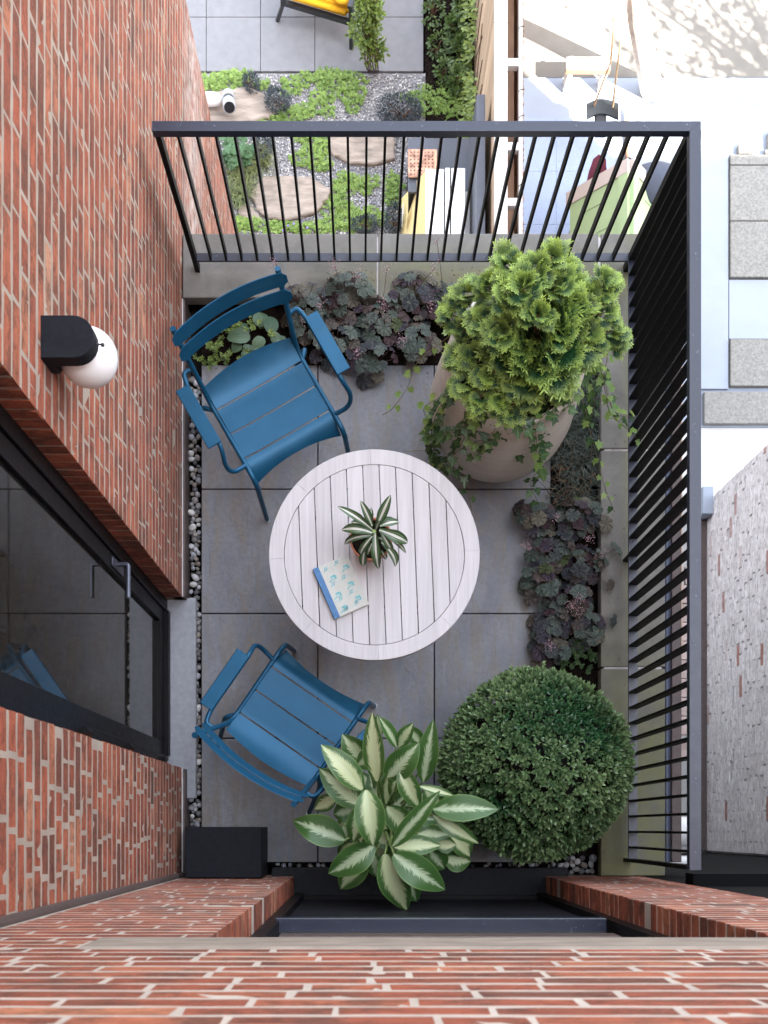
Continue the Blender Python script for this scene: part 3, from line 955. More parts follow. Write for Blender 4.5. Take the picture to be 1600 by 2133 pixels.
def house(cx, cy, s):
    sk = .25
    q = lambda x, y: (cx + (x + sk * y * .3) * s, cy + y * s)
    flat(pr, [q(-.9, -.3), q(-.55, -.75), q(.75, -.75), q(.95, -.35), q(.3, -.15)])
    flat(pr, [q(.35, -.1), q(.95, -.3), q(.9, .45), q(.35, .75)])
    for i in range(5):
        x = -.85 + i * .235
        flat(pr, [q(x, -.1), q(x + .10, -.1), q(x + .10, .55), q(x, .55)])
    flat(pr, [q(-.85, .57), q(.32, .57), q(.32, .66), q(-.85, .66)])
    flat(pr, [q(-1.75, .85), q(-1.2, .45), q(-.75, .5), q(-.95, .75), q(-1.5, 1.0)])
def chain(y, ph):
    n_ = 30
    for i in range(n_):
        u0_ = .028 + (BW - .031) * i / n_; u1_ = .028 + (BW - .031) * (i + 1) / n_
        for s2 in (-1, 1):
            f_ = lambda u: y - (u - .03) * .16 + s2 * .0035 * math.sin(u * 190 + ph)
            flat(pr2, [(u0_, f_(u0_) - .0005), (u1_, f_(u1_) - .0005), (u1_, f_(u1_) + .0005), (u0_, f_(u0_) + .0005)])
    for u in (.052 + ph * .003, .108 + ph * .003):
        cy_ = y - (u - .03) * .16 - .003
        m2 = 12
        for i in range(m2):
            a0, a1 = 2 * math.pi * i / m2, 2 * math.pi * (i + 1) / m2
            ra, rb = .0085, .0045
            flat(pr, [(u + ra * .8 * math.cos(a0), cy_ + ra * math.sin(a0)), (u + ra * .8 * math.cos(a1), cy_ + ra * math.sin(a1)), (u + rb * .7 * math.cos(a1), cy_ + rb * math.sin(a1)), (u + rb * .7 * math.cos(a0), cy_ + rb * math.sin(a0))])
        flat(pr, [(u + .006, cy_ - .006), (u + .013, cy_ - .016), (u + .009, cy_ - .004)])
        flat(pr, [(u - .009, cy_ + .004), (u - .016, cy_ + .013), (u - .006, cy_ + .008)])
for i, y in enumerate((.030, .104, .178, .236)): chain(min(y, BL - .012), i * 1.3)
for x, y in ((.068, .072), (.138, .052), (.058, .150), (.128, .130), (.060, .216), (.132, .200)): house(min(x, BW - .018), y, .0150)
pr.build('print', MAT['teal'], bk, kind='stuff'); pr2.build('pale_print', MAT['teal2'], bk, kind='stuff')

# ---- leaf builder used by the large-leaved plants
def leaf_mesh(name, base, tip, width, bulge=0.05, nrm=(0, 0, 1), prof=None, fold=0.18, nl=10, nw=4, wav=0.0, droop=0.0, twist=0.0):
    base = np.array(base, float); tip = np.array(tip, float)
    d = tip - base; L = np.linalg.norm(d)
    nr = np.array(nrm, float); nr -= d * (nr @ d) / (L * L); nr /= np.linalg.norm(nr) + 1e-9
    side = np.cross(d / L, nr)
    if twist:
        nr, side = nr * math.cos(twist) + side * math.sin(twist), side * math.cos(twist) - nr * math.sin(twist)
    prof = prof or (lambda t: math.sin(math.pi * min(1, t * .98 + .02) ** .85) ** .75)
    v, lu, lv, tr = [], [], [], []
    ph = rng.random() * 6
    for i in range(nl + 1):
        t = i / nl
        c = base + d * t + nr * (bulge * 4 * t * (1 - t) * L) - np.array([0, 0, droop * L * max(0, t - .55) ** 2 * 4])
        w = width / 2 * max(0.012, prof(t))
        for k in range(-nw, nw + 1):
            s = k / nw
            up = fold * abs(s) * w + wav * w * math.sin(t * 9 + ph + (2 if s > 0 else 0)) * abs(s)
            v.append(c + side * (s * w) + nr * up)
            lu.append(t); lv.append(s)
    W = 2 * nw + 1
    for i in range(nl):
        for k in range(W - 1):
            a, b, c_, d_ = i * W + k, i * W + k + 1, (i + 1) * W + k + 1, (i + 1) * W + k
            tr += [(a, b, c_), (a, c_, d_)]
    me = np_mesh(name, v, tr, {'lu': lu, 'lv': lv})
    me.polygons.foreach_set('use_smooth', [True] * len(me.polygons))
    return me

def aglao_mat():
    m = N('variegated_leaf')
    u = m.attr('lu'); v = m.math('ABSOLUTE', m.attr('lv'))
    r = m.n('ShaderNodeObjectInfo').outputs['Random']
    q = m.math('SUBTRACT', m.math('MULTIPLY', u, 15.0), m.math('MULTIPLY', v, 5.0))
    cv = m.n('ShaderNodeCombineXYZ')
    m.l(q, cv.inputs[0]); m.l(m.math('MULTIPLY', m.attr('lv'), 0.9), cv.inputs[1]); m.l(m.math('MULTIPLY', r, 30.0), cv.inputs[2])
    st = m.noise(cv.outputs[0], 2.2, 6, 0.8)
    w = m.math('MULTIPLY_ADD', st, 1.7, m.math('MULTIPLY_ADD', r, 0.34, -0.58))
    w = m.math('SUBTRACT', w, m.math('MULTIPLY', m.math('POWER', u, 3.0), 0.25))
    e = m.math('MULTIPLY_ADD', m.math('SUBTRACT', w, v), 7.5, 0.5, clamp=True)
    vein = m.math('SINE', m.math('MULTIPLY', q, 9.0))
    green = m.mix(m.math('MULTIPLY_ADD', vein, 0.22, 0.35, clamp=True), (0.028, 0.090, 0.020), (0.10, 0.205, 0.048))
    pale = m.mix(r, (0.47, 0.57, 0.36), (0.66, 0.70, 0.38))
    pale = m.mix(m.math('MULTIPLY_ADD', vein, 0.22, 0.16, clamp=True), pale, (0.26, 0.38, 0.18))
    col = m.mix(e, green, pale)
    mid = m.math('SUBTRACT', 1.0, m.math('MULTIPLY', v, 26.0), clamp=True)
    col = m.mix(m.math('MULTIPLY', mid, 0.7), col, (0.60, 0.66, 0.50))
    rimv = m.math('MULTIPLY_ADD', v, 14.0, -12.6, clamp=True)
    col = m.mix(m.math('MULTIPLY', rimv, 0.6), col, (0.20, 0.32, 0.09))
    m.val('Base Color', col); m.val('Roughness', 0.30)
    m.bump(m.math('MULTIPLY', vein, m.math('SUBTRACT', 1.0, mid)), 0.10, 0.004)
    add_trans(m, col, 0.13)
    return m.m
MAT['aglao'] = aglao_mat()
def drac_mat():
    m = N('striped_leaf')
    v = m.math('ABSOLUTE', m.attr('lv')); r = m.n('ShaderNodeObjectInfo').outputs['Random']
    cv = m.n('ShaderNodeCombineXYZ'); m.l(m.math('MULTIPLY', m.attr('lu'), 1.2), cv.inputs[0]); m.l(m.math('MULTIPLY', m.attr('lv'), 9.0), cv.inputs[1]); m.l(m.math('MULTIPLY', r, 20.0), cv.inputs[2])
    n = m.noise(cv.outputs[0], 1.0, 3)
    grn = m.mix(n, (0.018, 0.055, 0.022), (0.065, 0.125, 0.045))
    c = m.math('MULTIPLY_ADD', m.math('SUBTRACT', m.math('MULTIPLY_ADD', n, 0.22, 0.12), v), 22.0, 0.5, clamp=True)
    l2 = m.math('SUBTRACT', 1.0, m.math('MULTIPLY', m.math('ABSOLUTE', m.math('SUBTRACT', v, 0.50)), 22.0), clamp=True)
    l3 = m.math('SUBTRACT', 1.0, m.math('MULTIPLY', m.math('ABSOLUTE', m.math('SUBTRACT', v, 0.08)), 30.0), clamp=True)
    col = m.mix(c, grn, (0.70, 0.70, 0.62)); col = m.mix(m.math('MULTIPLY', l2, 0.75), col, (0.55, 0.60, 0.40)); col = m.mix(m.math('MULTIPLY', l3, 0.5), col, (0.25, 0.33, 0.22))
    m.val('Base Color', col); m.val('Roughness', 0.33); add_trans(m, col, 0.12)
    return m.m
MAT['drac'] = drac_mat()

# ---- variegated plant in the corner by the window
ag = thing('potted_plant', 'large leafy potted plant with silver and green patterned leaves in front of the window', 'plant', (0.15, 0.05, 0))
MB().lathe([(0.12, 0), (0.15, .02), (0.185, .30), (0.19, .34), (0.175, .34), (0.17, .29)], (0.13, 0.05, 0), 28).build('pot', MAT['box'], ag, smooth=True)
MB().lathe([(0.001, .28), (0.172, .285)], (0.13, 0.05, 0), 20).build('soil', MAT['soil'], ag)
ao = lambda x, y: (600 + x / 2.162, 1460 + y / 2.162)
AG = [  # base, tip, width (zoom px), z base, z tip, bulge
    ((400, 360), (380, 50), 88, .84, .98, .05), ((335, 398), (148, 196), 104, .84, .90, .06), ((330, 474), (140, 303), 112, .74, .78, .07),
    ((256, 628), (22, 538), 122, .72, .70, .07), ((352, 402), (385, 658), 122, .97, .93, .08), ((330, 478), (293, 638), 84, .84, .80, .06),
    ((360, 285), (243, 148), 104, .78, .86, .05), ((450, 345), (592, 186), 116, .86, .97, .05), ((610, 362), (656, 82), 84, .82, .96, .05),
    ((508, 306), (592, 486), 84, .90, .84, .06), ((655, 488), (948, 488), 108, .90, .92, .07), ((655, 515), (862, 644), 66, .86, .84, .05),
    ((470, 655), (686, 404), 74, .88, .99, .04), ((448, 476), (575, 600), 104, .80, .76, .05), ((388, 648), (182, 778), 118, .84, .80, .09),
    ((352, 690), (236, 848), 116, .70, .64, .06), ((436, 690), (536, 944), 122, .87, .76, .09), ((476, 690), (708, 852), 122, .92, .88, .08),
    ((515, 760), (580, 905), 92, .74, .68, .05), ((385, 690), (396, 792), 66, .76, .70, .05), ((475, 655), (692, 652), 82, .84, .82, .06),
    ((585, 600), (732, 602), 72, .76, .74, .05), ((668, 648), (758, 648), 66, .70, .68, .05), ((735, 590), (820, 702), 86, .66, .60, .05),
    ((640, 676), (705, 758), 92, .66, .60, .05), ((705, 712), (824, 724), 92, .62, .56, .05), ((500, 205), (566, 98), 62, .80, .88, .04),
    ((600, 190), (528, 112), 62, .78, .84, .04), ((488, 205), (408, 68), 58, .80, .90, .04), ((600, 305), (612, 148), 58, .78, .86, .04),
    ((288, 490), (204, 512), 88, .62, .60, .04), ((216, 438), (118, 488), 70, .52, .48, .03), ((592, 384), (758, 432), 34, .88, .86, .06),
    ((622, 395), (690, 480), 86, .70, .66, .04), ((388, 252), (310, 290), 84, .86, .84, .04), ((470, 320), (440, 470), 70, .66, .62, .04),
    ((510, 330), (460, 430), 60, .74, .70, .03), ((400, 600), (480, 640), 80, .68, .66, .04), ((250, 560), (262, 640), 70, .62, .58, .04),
    ((320, 580), (330, 640), 50, .72, .68, .03), ((560, 640), (640, 700), 70, .62, .56, .04), ((430, 740), (470, 850), 80, .66, .58, .04),
    ((300, 640), (230, 700), 80, .6, .55, .04), ((600, 420), (640, 520), 80, .58, .52, .04), ((420, 150), (400, 60), 40, .70, .78, .03),
    ((660, 560), (790, 640), 80, .55, .48, .05), ((380, 600), (300, 690), 80, .60, .54, .04), ((490, 560), (600, 660), 100, .62, .56, .04)]
for k in range(26):                                   # lower leaves filling the heart of the plant
    a_ = U(0, 6.283); r0_, r1_ = U(20, 90), U(150, 250)
    bx0_, by0_ = 440 + r0_ * math.cos(a_), 520 + r0_ * math.sin(a_)
    z_ = U(.48, .68)
    AG.append(((bx0_, by0_), (440 + r1_ * math.cos(a_ + U(-.2, .2)), 520 + r1_ * .95 * math.sin(a_ + U(-.2, .2))), U(70, 105), z_, z_ - U(.0, .08), .06))
stems = MB()
for (b_, t_, w_, zb, zt, bu) in AG:
    B = P(*ao(*b_), zb); T = P(*ao(*t_), zt)
    wpx = w_ * 1.16 / 2.162; W_ = wpx * (CAMH - (zb + zt) / 2) / FPX
    nrm = Vector((U(-.3, .3), U(-.3, .3) + .1, 1.0))
    me = leaf_mesh('leaf', B, T, W_, bu, nrm, fold=U(.12, .32), wav=.06, nl=14, nw=5, droop=U(.0, .10))
    me.materials.append(MAT['aglao'])
    place('leaf', me, Matrix.Identity(4), ag).data.transform(Matrix.Translation(-Vector((0, 0, 0))))
    root = Vector((0.13 + U(-.05, .05), 0.07 + U(-.04, .04), .30))
    mid = root * .45 + B * .55 + Vector((0, 0, .06))
    stems.tube([root, root * .55 + mid * .45, mid, B * .7 + mid * .3 , B], [.007, .0065, .006, .0048, .0035], 6)
stems.build('stem', MAT['gstem'], ag, smooth=True)

# ---- striped plant in a terracotta pot on the table
dc = thing('striped_plant', 'small striped dracaena in a terracotta pot standing on the table', 'plant', (P(773, 1121, .87).x, P(773, 1121, .87).y, TZ))
pc = P(773, 1123, .86)
MB().lathe([(0.062, TZ), (0.080, TZ + .085), (0.090, TZ + .088), (0.094, TZ + .125), (0.086, TZ + .125), (0.083, TZ + .095)], (pc.x, pc.y, 0), 32).build('pot', MAT['terracotta'], dc, smooth=True)
MB().lathe([(0.001, TZ + .106), (0.085, TZ + .104)], (pc.x, pc.y, 0), 20).build('soil', MAT['soil'], dc)
do = lambda x, y: (640 + x / 6.667, 1000 + y / 6.667)
DC = [((905, 690), (420, 365), 118, .96, .99, .12), ((905, 640), (740, 285), 112, .97, 1.04, .05), ((960, 650), (1160, 205), 140, .98, 1.06, .06),
      ((1010, 640), (1280, 585), 120, .96, .93, .16), ((1000, 690), (1395, 870), 165, .97, .90, .22), ((1060, 760), (1372, 1020), 70, .93, .86, .22),
      ((905, 735), (478, 690), 160, .96, .93, .16), ((880, 770), (515, 890), 120, .94, .88, .20), ((905, 780), (742, 1030), 105, .96, .88, .24),
      ((945, 740), (992, 1235), 135, .98, .90, .18), ((1020, 700), (1182, 965), 105, .97, .88, .26), ((1030, 860), (1225, 1205), 140, .93, .84, .20),
      ((800, 940), (775, 1195), 120, .90, .84, .12), ((900, 880), (835, 1040), 90, .91, .87, .10), ((800, 650), (610, 580), 95, .90, .88, .08),
      ((1030, 620), (1200, 530), 120, .90, .92, .08), ((1030, 980), (1100, 1100), 80, .88, .84, .08), ((990, 800), (1110, 840), 90, .92, .89, .12),
      ((900, 560), (885, 380), 60, .93, .95, .04), ((950, 700), (1010, 560), 60, .99, 1.06, .03)]
dprof = lambda t: min(1.0, .35 + 1.5 * t) * (1 - max(0, (t - .45) / .55) ** 2.0) ** .7
for (b_, t_, w_, zb, zt, bu) in DC:
    B = P(*do(*b_), zb); T = P(*do(*t_), zt)
    me = leaf_mesh('leaf', B, T, w_ / 6.667 * 4.26 / FPX, bu, (U(-.2, .2), U(-.2, .2), 1), dprof, fold=U(.2, .45), wav=.10, nl=12, nw=3)
    me.materials.append(MAT['drac'])
    place('leaf', me, Matrix.Identity(4), dc)
MB().tube([(pc.x, pc.y, TZ + .1), (pc.x + .01, pc.y, .9), tuple(P(*do(930, 710), .965))], .009, 8).build('stem', MAT['gstem'], dc, smooth=True)

# ---- black box in the corner
bx = thing('storage_box', 'plain matt black box standing in the brick corner', 'box', (-.67, -.13, 0))
MB().box(-.862, -.488, -.244, 0.006, .002, .315, .002).build('body', MAT['box'], bx)
MB().box(-.861, -.489, -.243, 0.005, .3152, .330, .002).build('lid', MAT['box'], bx)

# ================================================================== balcony planting
# ---- pebbles in the drainage strips
PEB = []
for k in range(7):
    r = random.Random(300 + k)
    bm = bmesh.new(); bmesh.ops.create_icosphere(bm, subdivisions=1 if k < 6 else 2, radius=1)
    a, b_, c_ = r.uniform(.8, 1.15), r.uniform(.62, .9), r.uniform(.45, .7)
    for v in bm.verts:
        f_ = r.uniform(.9, 1.08); v.co = Vector((v.co.x * a * f_, v.co.y * b_ * f_, v.co.z * c_ * f_))
    bmesh.ops.subdivide_edges(bm, edges=bm.edges[:], cuts=1, use_grid_fill=True, smooth=0.6)
    me = bpy.data.meshes.new('pebble'); bm.to_mesh(me); bm.free()
    me.polygons.foreach_set('use_smooth', [True] * len(me.polygons)); me.materials.append(MAT['pebble']); PEB.append(me)
def pebbles(root, x0, x1, y0, y1, n, s0, s1, z=-.075):
    pts = []
    for _ in range(n * 14):
        if len(pts) >= n: break
        s = U(s0, s1); p = (U(x0, x1), U(y0, y1))
        if all(math.hypot(p[0] - q[0], p[1] - q[1]) > (s + q[2]) * .68 for q in pts): pts.append((*p, s))
    for (x, y, s) in pts:
        M = Matrix.Translation((x, y, z + s * .35 + U(0, .012))) @ Euler((U(-.4, .4), U(-.4, .4), U(0, 6.3))).to_matrix().to_4x4() @ Matrix.Scale(s, 4)
        place('pebble', PEB[rng.randrange(7)], M, root)
ps = thing('pebble_strip', 'narrow drainage strip of grey river pebbles along the left brick wall', 'pebbles', (-.873, 1.2, -.08))
pebbles(ps, -.896, -.850, -.15, 2.38, 170, .013, .024, -.045)
pebbles(ps, -.896, -.850, -.15, 2.38, 90, .012, .020, -.07)
ps2 = thing('pebble_strip', 'short row of pebbles between the floor tiles and the dark window sill', 'pebbles', (.35, -.195, -.08))
pebbles(ps2, -.44, 1.20, -.203, -.188, 50, .012, .018, -.045)
pebbles(ps2, 1.075, 1.22, -.235, -.15, 14, .016, .027, -.04)

# ---- soil
def soil_sheet(name, x0, x1, y0, y1, z):
    nx_, ny_ = max(2, int((x1 - x0) / .03)), max(2, int((y1 - y0) / .03))
    v = [(x0 + (x1 - x0) * i / nx_, y0 + (y1 - y0) * j / ny_, z + U(-.012, .012)) for j in range(ny_ + 1) for i in range(nx_ + 1)]
    f = [(j * (nx_ + 1) + i, j * (nx_ + 1) + i + 1, (j + 1) * (nx_ + 1) + i + 1, (j + 1) * (nx_ + 1) + i) for j in range(ny_) for i in range(nx_)]
    MB().add(v, f).build(name, MAT['soil'], kind='structure')
soil_sheet('soil_bed', -.84, 1.228, 2.432, 2.752, -.03)
soil_sheet('soil_bed', 1.0, 1.2515, -.15, 2.430, -.03)

# ---- heuchera
def heu_template(k):
    r = random.Random(k)
    nl = 7
    segs = 70; rings = [0.0, .35, .7, .88, 1.0]
    v, tr, lu, la = [(0, 0, 0)], [], [0.0], [0.0]
    gap = .16
    lob = [r.uniform(.86, 1.06) for _ in range(nl + 1)]
    for ri, q in enumerate(rings[1:]):
        for i in range(segs + 1):
            t = i / segs
            a = -math.pi / 2 + gap + (2 * math.pi - 2 * gap) * t
            ph = t * nl
            j = int(min(nl - 1, ph)); fr_ = ph - j
            edge = lob[j] * (.86 + .14 * math.sin(math.pi * min(1, max(0, fr_))) ** .6) * (1 + .055 * math.cos(fr_ * math.pi * 6))
            edge *= .84 + .16 * math.sin(math.pi * t) ** .5
            rad = q * (edge if q > .6 else (.5 + .5 * edge))
            z = .06 * q * math.cos(ph * 2 * math.pi) * q + (.05 * math.cos(ph * 5.1 + k) * q ** 4) + .22 * q - .24 * q ** 2.4 + r.uniform(-.03, .03) * q
            v.append((rad * math.cos(a), rad * math.sin(a), z)); lu.append(q); la.append(ph)
    W = segs + 1
    for i in range(segs): tr.append((0, 1 + i, 2 + i))
    for ri in range(len(rings) - 2):
        for i in range(segs):
            a = 1 + ri * W + i; b = a + W
            tr += [(a, b, b + 1), (a, b + 1, a + 1)]
    me = np_mesh('leaf', v, tr, {'lu': lu, 'la': la})
    me.polygons.foreach_set('use_smooth', [True] * len(me.polygons))
    return me
def heu_mat():
    m = N('heuchera_leaf')
    u = m.attr('lu'); a = m.attr('la'); r = m.n('ShaderNodeObjectInfo').outputs['Random']
    n = m.noise(m.pos(), 60, 5, 0.65)
    fr_ = m.math('ABSOLUTE', m.math('SUBTRACT', m.math('FRACT', a), 0.5))
    main = m.math('SUBTRACT', 1.0, m.math('MULTIPLY', m.math('MULTIPLY', fr_, m.math('ADD', u, 0.15)), 9.0), clamp=True)
    sidev = m.math('SINE', m.math('MULTIPLY_ADD', u, 26.0, m.math('MULTIPLY', fr_, -28.0)))
    sv = m.math('MULTIPLY', m.math('MULTIPLY_ADD', sidev, 1.6, -0.9, clamp=True), 0.6)
    vein = m.math('MAXIMUM', main, sv)
    silver = m.ramp(r, [(0.0, (0.115, 0.150, 0.130)), (0.28, (0.175, 0.210, 0.175)), (0.48, (0.075, 0.090, 0.100)), (0.64, (0.085, 0.062, 0.090)), (0.78, (0.23, 0.22, 0.155)), (0.90, (0.13, 0.090, 0.095)), (0.96, (0.060, 0.020, 0.038)), (1.0, (0.10, 0.14, 0.05))])
    dark = m.ramp(r, [(0.0, (0.010, 0.020, 0.016)), (0.5, (0.012, 0.011, 0.018)), (0.9, (0.020, 0.010, 0.014)), (1.0, (0.02, 0.03, 0.01))])
    col = m.mix(m.math('MULTIPLY', n, 0.7), silver, dark)
    col = m.mix(m.math('MULTIPLY', vein, 0.85), col, dark)
    rim = m.math('MULTIPLY_ADD', u, 8.0, -7.0, clamp=True)
    col = m.mix(m.math('MULTIPLY', rim, 0.35), col, m.ramp(r, [(0.3, (0.22, 0.25, 0.19)), (0.7, (0.22, 0.14, 0.14))]))
    m.val('Base Color', col); m.val('Roughness', 0.45); m.b.inputs['Specular IOR Level'].default_value = 0.2
    m.bump(m.math('SUBTRACT', 1.0, vein), 0.35, 0.006)
    add_trans(m, col, 0.08)
    return m.m
MAT['heu'] = heu_mat()
HEU = [heu_template(k) for k in range(6)]
for me in HEU: me.materials.append(MAT['heu'])
MAT['bud'] = simple('pink_bud', (0.55, 0.34, 0.40), 0.6, var=0.25)
MAT['plumstem'] = simple('plum_stem', (0.12, 0.05, 0.05), 0.6, var=0.3)
BUD = [(0, 0, -1), (1, 0, 0), (0, 1, 0), (-1, 0, 0), (0, -1, 0), (0, 0, 1.3)], [(0, 2, 1), (0, 3, 2), (0, 4, 3), (0, 1, 4), (5, 1, 2), (5, 2, 3), (5, 3, 4), (5, 4, 1)]
def heuchera(px, py, rad, n, label, group, flowers=(), zlo=.06, zhi=.16, size=(.027, .050), extra=()):
    c = P(px, py, .12); rad = rad * 1.18
    t = thing('heuchera', label, 'plant', (c.x, c.y, -.02), group)
    pts = []
    for i in range(int(n * 1.55)):
        for _ in range(20):
            a = U(0, 6.283); q = rad * math.sqrt(U(0.02, 1))
            x, y = c.x + q * math.cos(a), c.y + q * math.sin(a)
            if all(math.hypot(x - s[0], y - s[1]) > .034 for s in pts): break
        pts.append((x, y, zhi - (zhi - zlo) * (q / rad) ** 1.5 + U(-.045, .055)))
    for e in extra:
        p = P(e[0], e[1], e[2]); pts.append((p.x, p.y, p.z))
    st = MB()
    for (x, y, z) in pts:
        z = max(z, .03)
        if x > 1.20 or y > 2.70: z = max(z, .135)
        d = Vector((x - c.x, y - c.y, 0)); q = d.length / rad
        s = U(*size)
        tilt = min(1.0, .25 + .5 * q) * U(.4, 1.2)
        ax = Vector((-d.y, d.x, 0)).normalized() if d.length > 1e-4 else Vector((1, 0, 0))
        yaw = math.atan2(d.y, d.x) - math.pi / 2 + U(-.7, .7)
        M = Matrix.Translation((x, y, z)) @ Matrix.Rotation(tilt, 4, ax) @ Matrix.Rotation(-.18, 4, 'X') @ Matrix.Rotation(yaw, 4, 'Z') @ Matrix.Scale(s, 4)
        place('leaf', HEU[rng.randrange(6)], M, t)
        st.tube([(c.x + U(-.02, .02), c.y + U(-.02, .02), -.02), (c.x + d.x * .55, c.y + d.y * .55, z * .7), (x, y, z - .002)], .0016, 4, cap=False)
    st.build('stems', MAT['plumstem'], t, kind='stuff')
    for (fx, fy, fz, k) in flowers:
        p = P(fx, fy, fz)
        base = Vector((c.x + U(-.02, .02), c.y + U(-.02, .02), .02))
        fs = MB().tube([base, base.lerp(p, .5) + Vector((0, 0, .04)), p], .0013, 5, cap=False)
        fo = fs.build('flower_stem', MAT['plumstem'], t)
        Ms = []
        for i in range(int(k * 46)):
            q = p + Vector((nrg.normal() * .013, nrg.normal() * .013, nrg.normal() * .024))
            Ms.append(frame(q, rdir(), (0, 0, 1), U(.0018, .0032)))
        link('buds', scatter_mesh('buds', BUD[0], BUD[1], Ms), fo, MAT['bud'], kind='stuff')
    return t
G1 = 'heucheras in the back bed'
heuchera(640, 640, .105, 14, 'silver grey heuchera clump beside the armrest of the chair near the sconce', G1, [(572, 545, .42, .7), (668, 632, .26, .9), (632, 665, .2, .6)], extra=((622, 602, .19), (690, 575, .2)))
heuchera(722, 612, .10, 15, 'grey green heuchera clump under the railing with tall pink buds', G1, [(697, 553, .36, 1.0), (746, 572, .34, 1.0)], extra=((716, 578, .22), (752, 600, .2)))
heuchera(700, 706, .105, 15, 'dark heuchera at the tile edge just right of the armrest', G1, [(745, 735, .22, 1.0)])
heuchera(797, 668, .10, 15, 'silver heuchera with plum stems in the middle of the back bed', G1, [(797, 630, .28, 1.0), (806, 560, .40, .5)])
heuchera(858, 612, .10, 14, 'pale green heuchera below the railing bars, left of the conifer', G1, [(905, 560, .42, .6), (898, 635, .26, .9)], extra=((855, 578, .22), (925, 600, .2)))
heuchera(868, 700, .10, 14, 'dusky heuchera under the trailing ivy, left of the big pot', G1, [(836, 708, .22, 1.0)])
heuchera(780, 745, .09, 12, 'low dark green heuchera leaning over the tiles in front of the bed', G1)
heuchera(930, 640, .09, 11, 'purple grey heuchera half hidden behind the conifer and pot', G1, [(910, 500, .55, .4)])
G2 = 'heucheras in the right bed'
heuchera(1120, 1075, .085, 10, 'dark green heuchera reaching over the tiles just below the big pot', G2, [(1158, 1080, .18, .7)], extra=((1080, 1052, .12), (1188, 1015, .14)))
heuchera(1200, 1075, .085, 12, 'grey heuchera below the grass tuft in the right bed', G2, [(1228, 1122, .2, 1.0)], extra=((1242, 1058, .16), (1262, 1090, .15)))
heuchera(1150, 1145, .095, 14, 'silver green heuchera with a loose pink flower over the tiles', G2, [(1100, 1138, .2, 1.2)])
heuchera(1215, 1175, .09, 13, 'slate grey heuchera spreading on to the coping in the right bed', G2, [(1255, 1155, .2, .7)], extra=((1285, 1142, .16), (1272, 1218, .15)))
heuchera(1135, 1215, .085, 12, 'green heuchera hanging over the tile joint to the right of the table', G2, extra=((1098, 1192, .12), (1100, 1212, .1)))
heuchera(1195, 1250, .09, 14, 'purple heuchera with three clustered pink flower heads', G2, [(1190, 1262, .24, 1.3), (1208, 1250, .25, 1.0), (1206, 1275, .24, 1.0)], extra=((1278, 1292, .15),))
heuchera(1150, 1295, .085, 13, 'dark plum heuchera low in the right bed', G2)
heuchera(1145, 1345, .085, 12, 'dusky heuchera nearest to the clipped round bush', G2, [(1145, 1345, .2, 1.2)])
heuchera(1220, 1310, .07, 9, 'small violet heuchera against the coping above the clipped bush', G2)

# ---- simple leaf template and leafy scatter
LEAF_V = [(0, 0, 0), (.20, .22, .05), (.25, .50, .06), (.17, .78, .03), (0, 1, -.03), (-.17, .78, .03), (-.25, .50, .06), (-.20, .22, .05), (0, .5, 0)]
LEAF_T = [(0, 1, 8), (1, 2, 8), (2, 3, 8), (3, 4, 8), (4, 5, 8), (5, 6, 8), (6, 7, 8), (7, 0, 8)]
LEAF_TIP = [.0, .3, .5, .7, 1, .7, .5, .3, .3]
LEAF4_V = [(0, 0, 0), (.24, .5, .05), (0, 1, 0), (-.24, .5, .05)]
LEAF4_T = [(0, 1, 2), (0, 2, 3)]

# ---- hosta and small green rosettes behind the chair
hs = thing('hosta', 'small blue green hosta with rounded leaves between the chair back and the bed', 'plant', (P(545, 690, .06).x, P(545, 690, .06).y, -.02))
def hosta_mat():
    m = N('hosta_leaf')
    v = m.math('ABSOLUTE', m.attr('lv')); r = m.n('ShaderNodeObjectInfo').outputs['Random']
    s = m.math('SINE', m.math('MULTIPLY', v, 28.0))
    col = m.mix(r, (0.055, 0.115, 0.065), (0.12, 0.195, 0.105)); col = m.mix(m.math('MULTIPLY_ADD', s, 0.12, 0.12), col, (0.04, 0.08, 0.05))
    m.val('Base Color', col); m.val('Roughness', 0.45); m.bump(s, 0.2, 0.004); add_trans(m, col, 0.1)
    return m.m
MAT['hosta'] = hosta_mat()
hz = lambda x, y: (320 + x / 3.478, 520 + y / 3.478)
hp = lambda t: math.sin(math.pi * min(1, t ** .75 * .97 + .03)) ** .55
for (bx_, tx_, w) in [((700, 640), (530, 640), 120), ((760, 560), (800, 460), 120), ((830, 600), (870, 490), 110), ((900, 620), (905, 700), 110), ((640, 690), (570, 740), 110),
                    ((700, 690), (680, 760), 90), ((700, 760), (660, 820), 110), ((770, 700), (790, 780), 100), ((850, 660), (930, 640), 100), ((640, 590), (690, 560), 80), ((740, 640), (760, 700), 70), ((800, 640), (720, 740), 90)]:
    B = P(*hz(*bx_), .07); T = P(*hz(*tx_), .055)
    me = leaf_mesh('leaf', B, T, w / 3.478 * 5.1 / FPX, .10, (U(-.3, .3), U(-.3, .3), 1), hp, fold=.3, nl=8, nw=3)
    me.materials.append(MAT['hosta']); place('leaf', me, Matrix.Identity(4), hs)
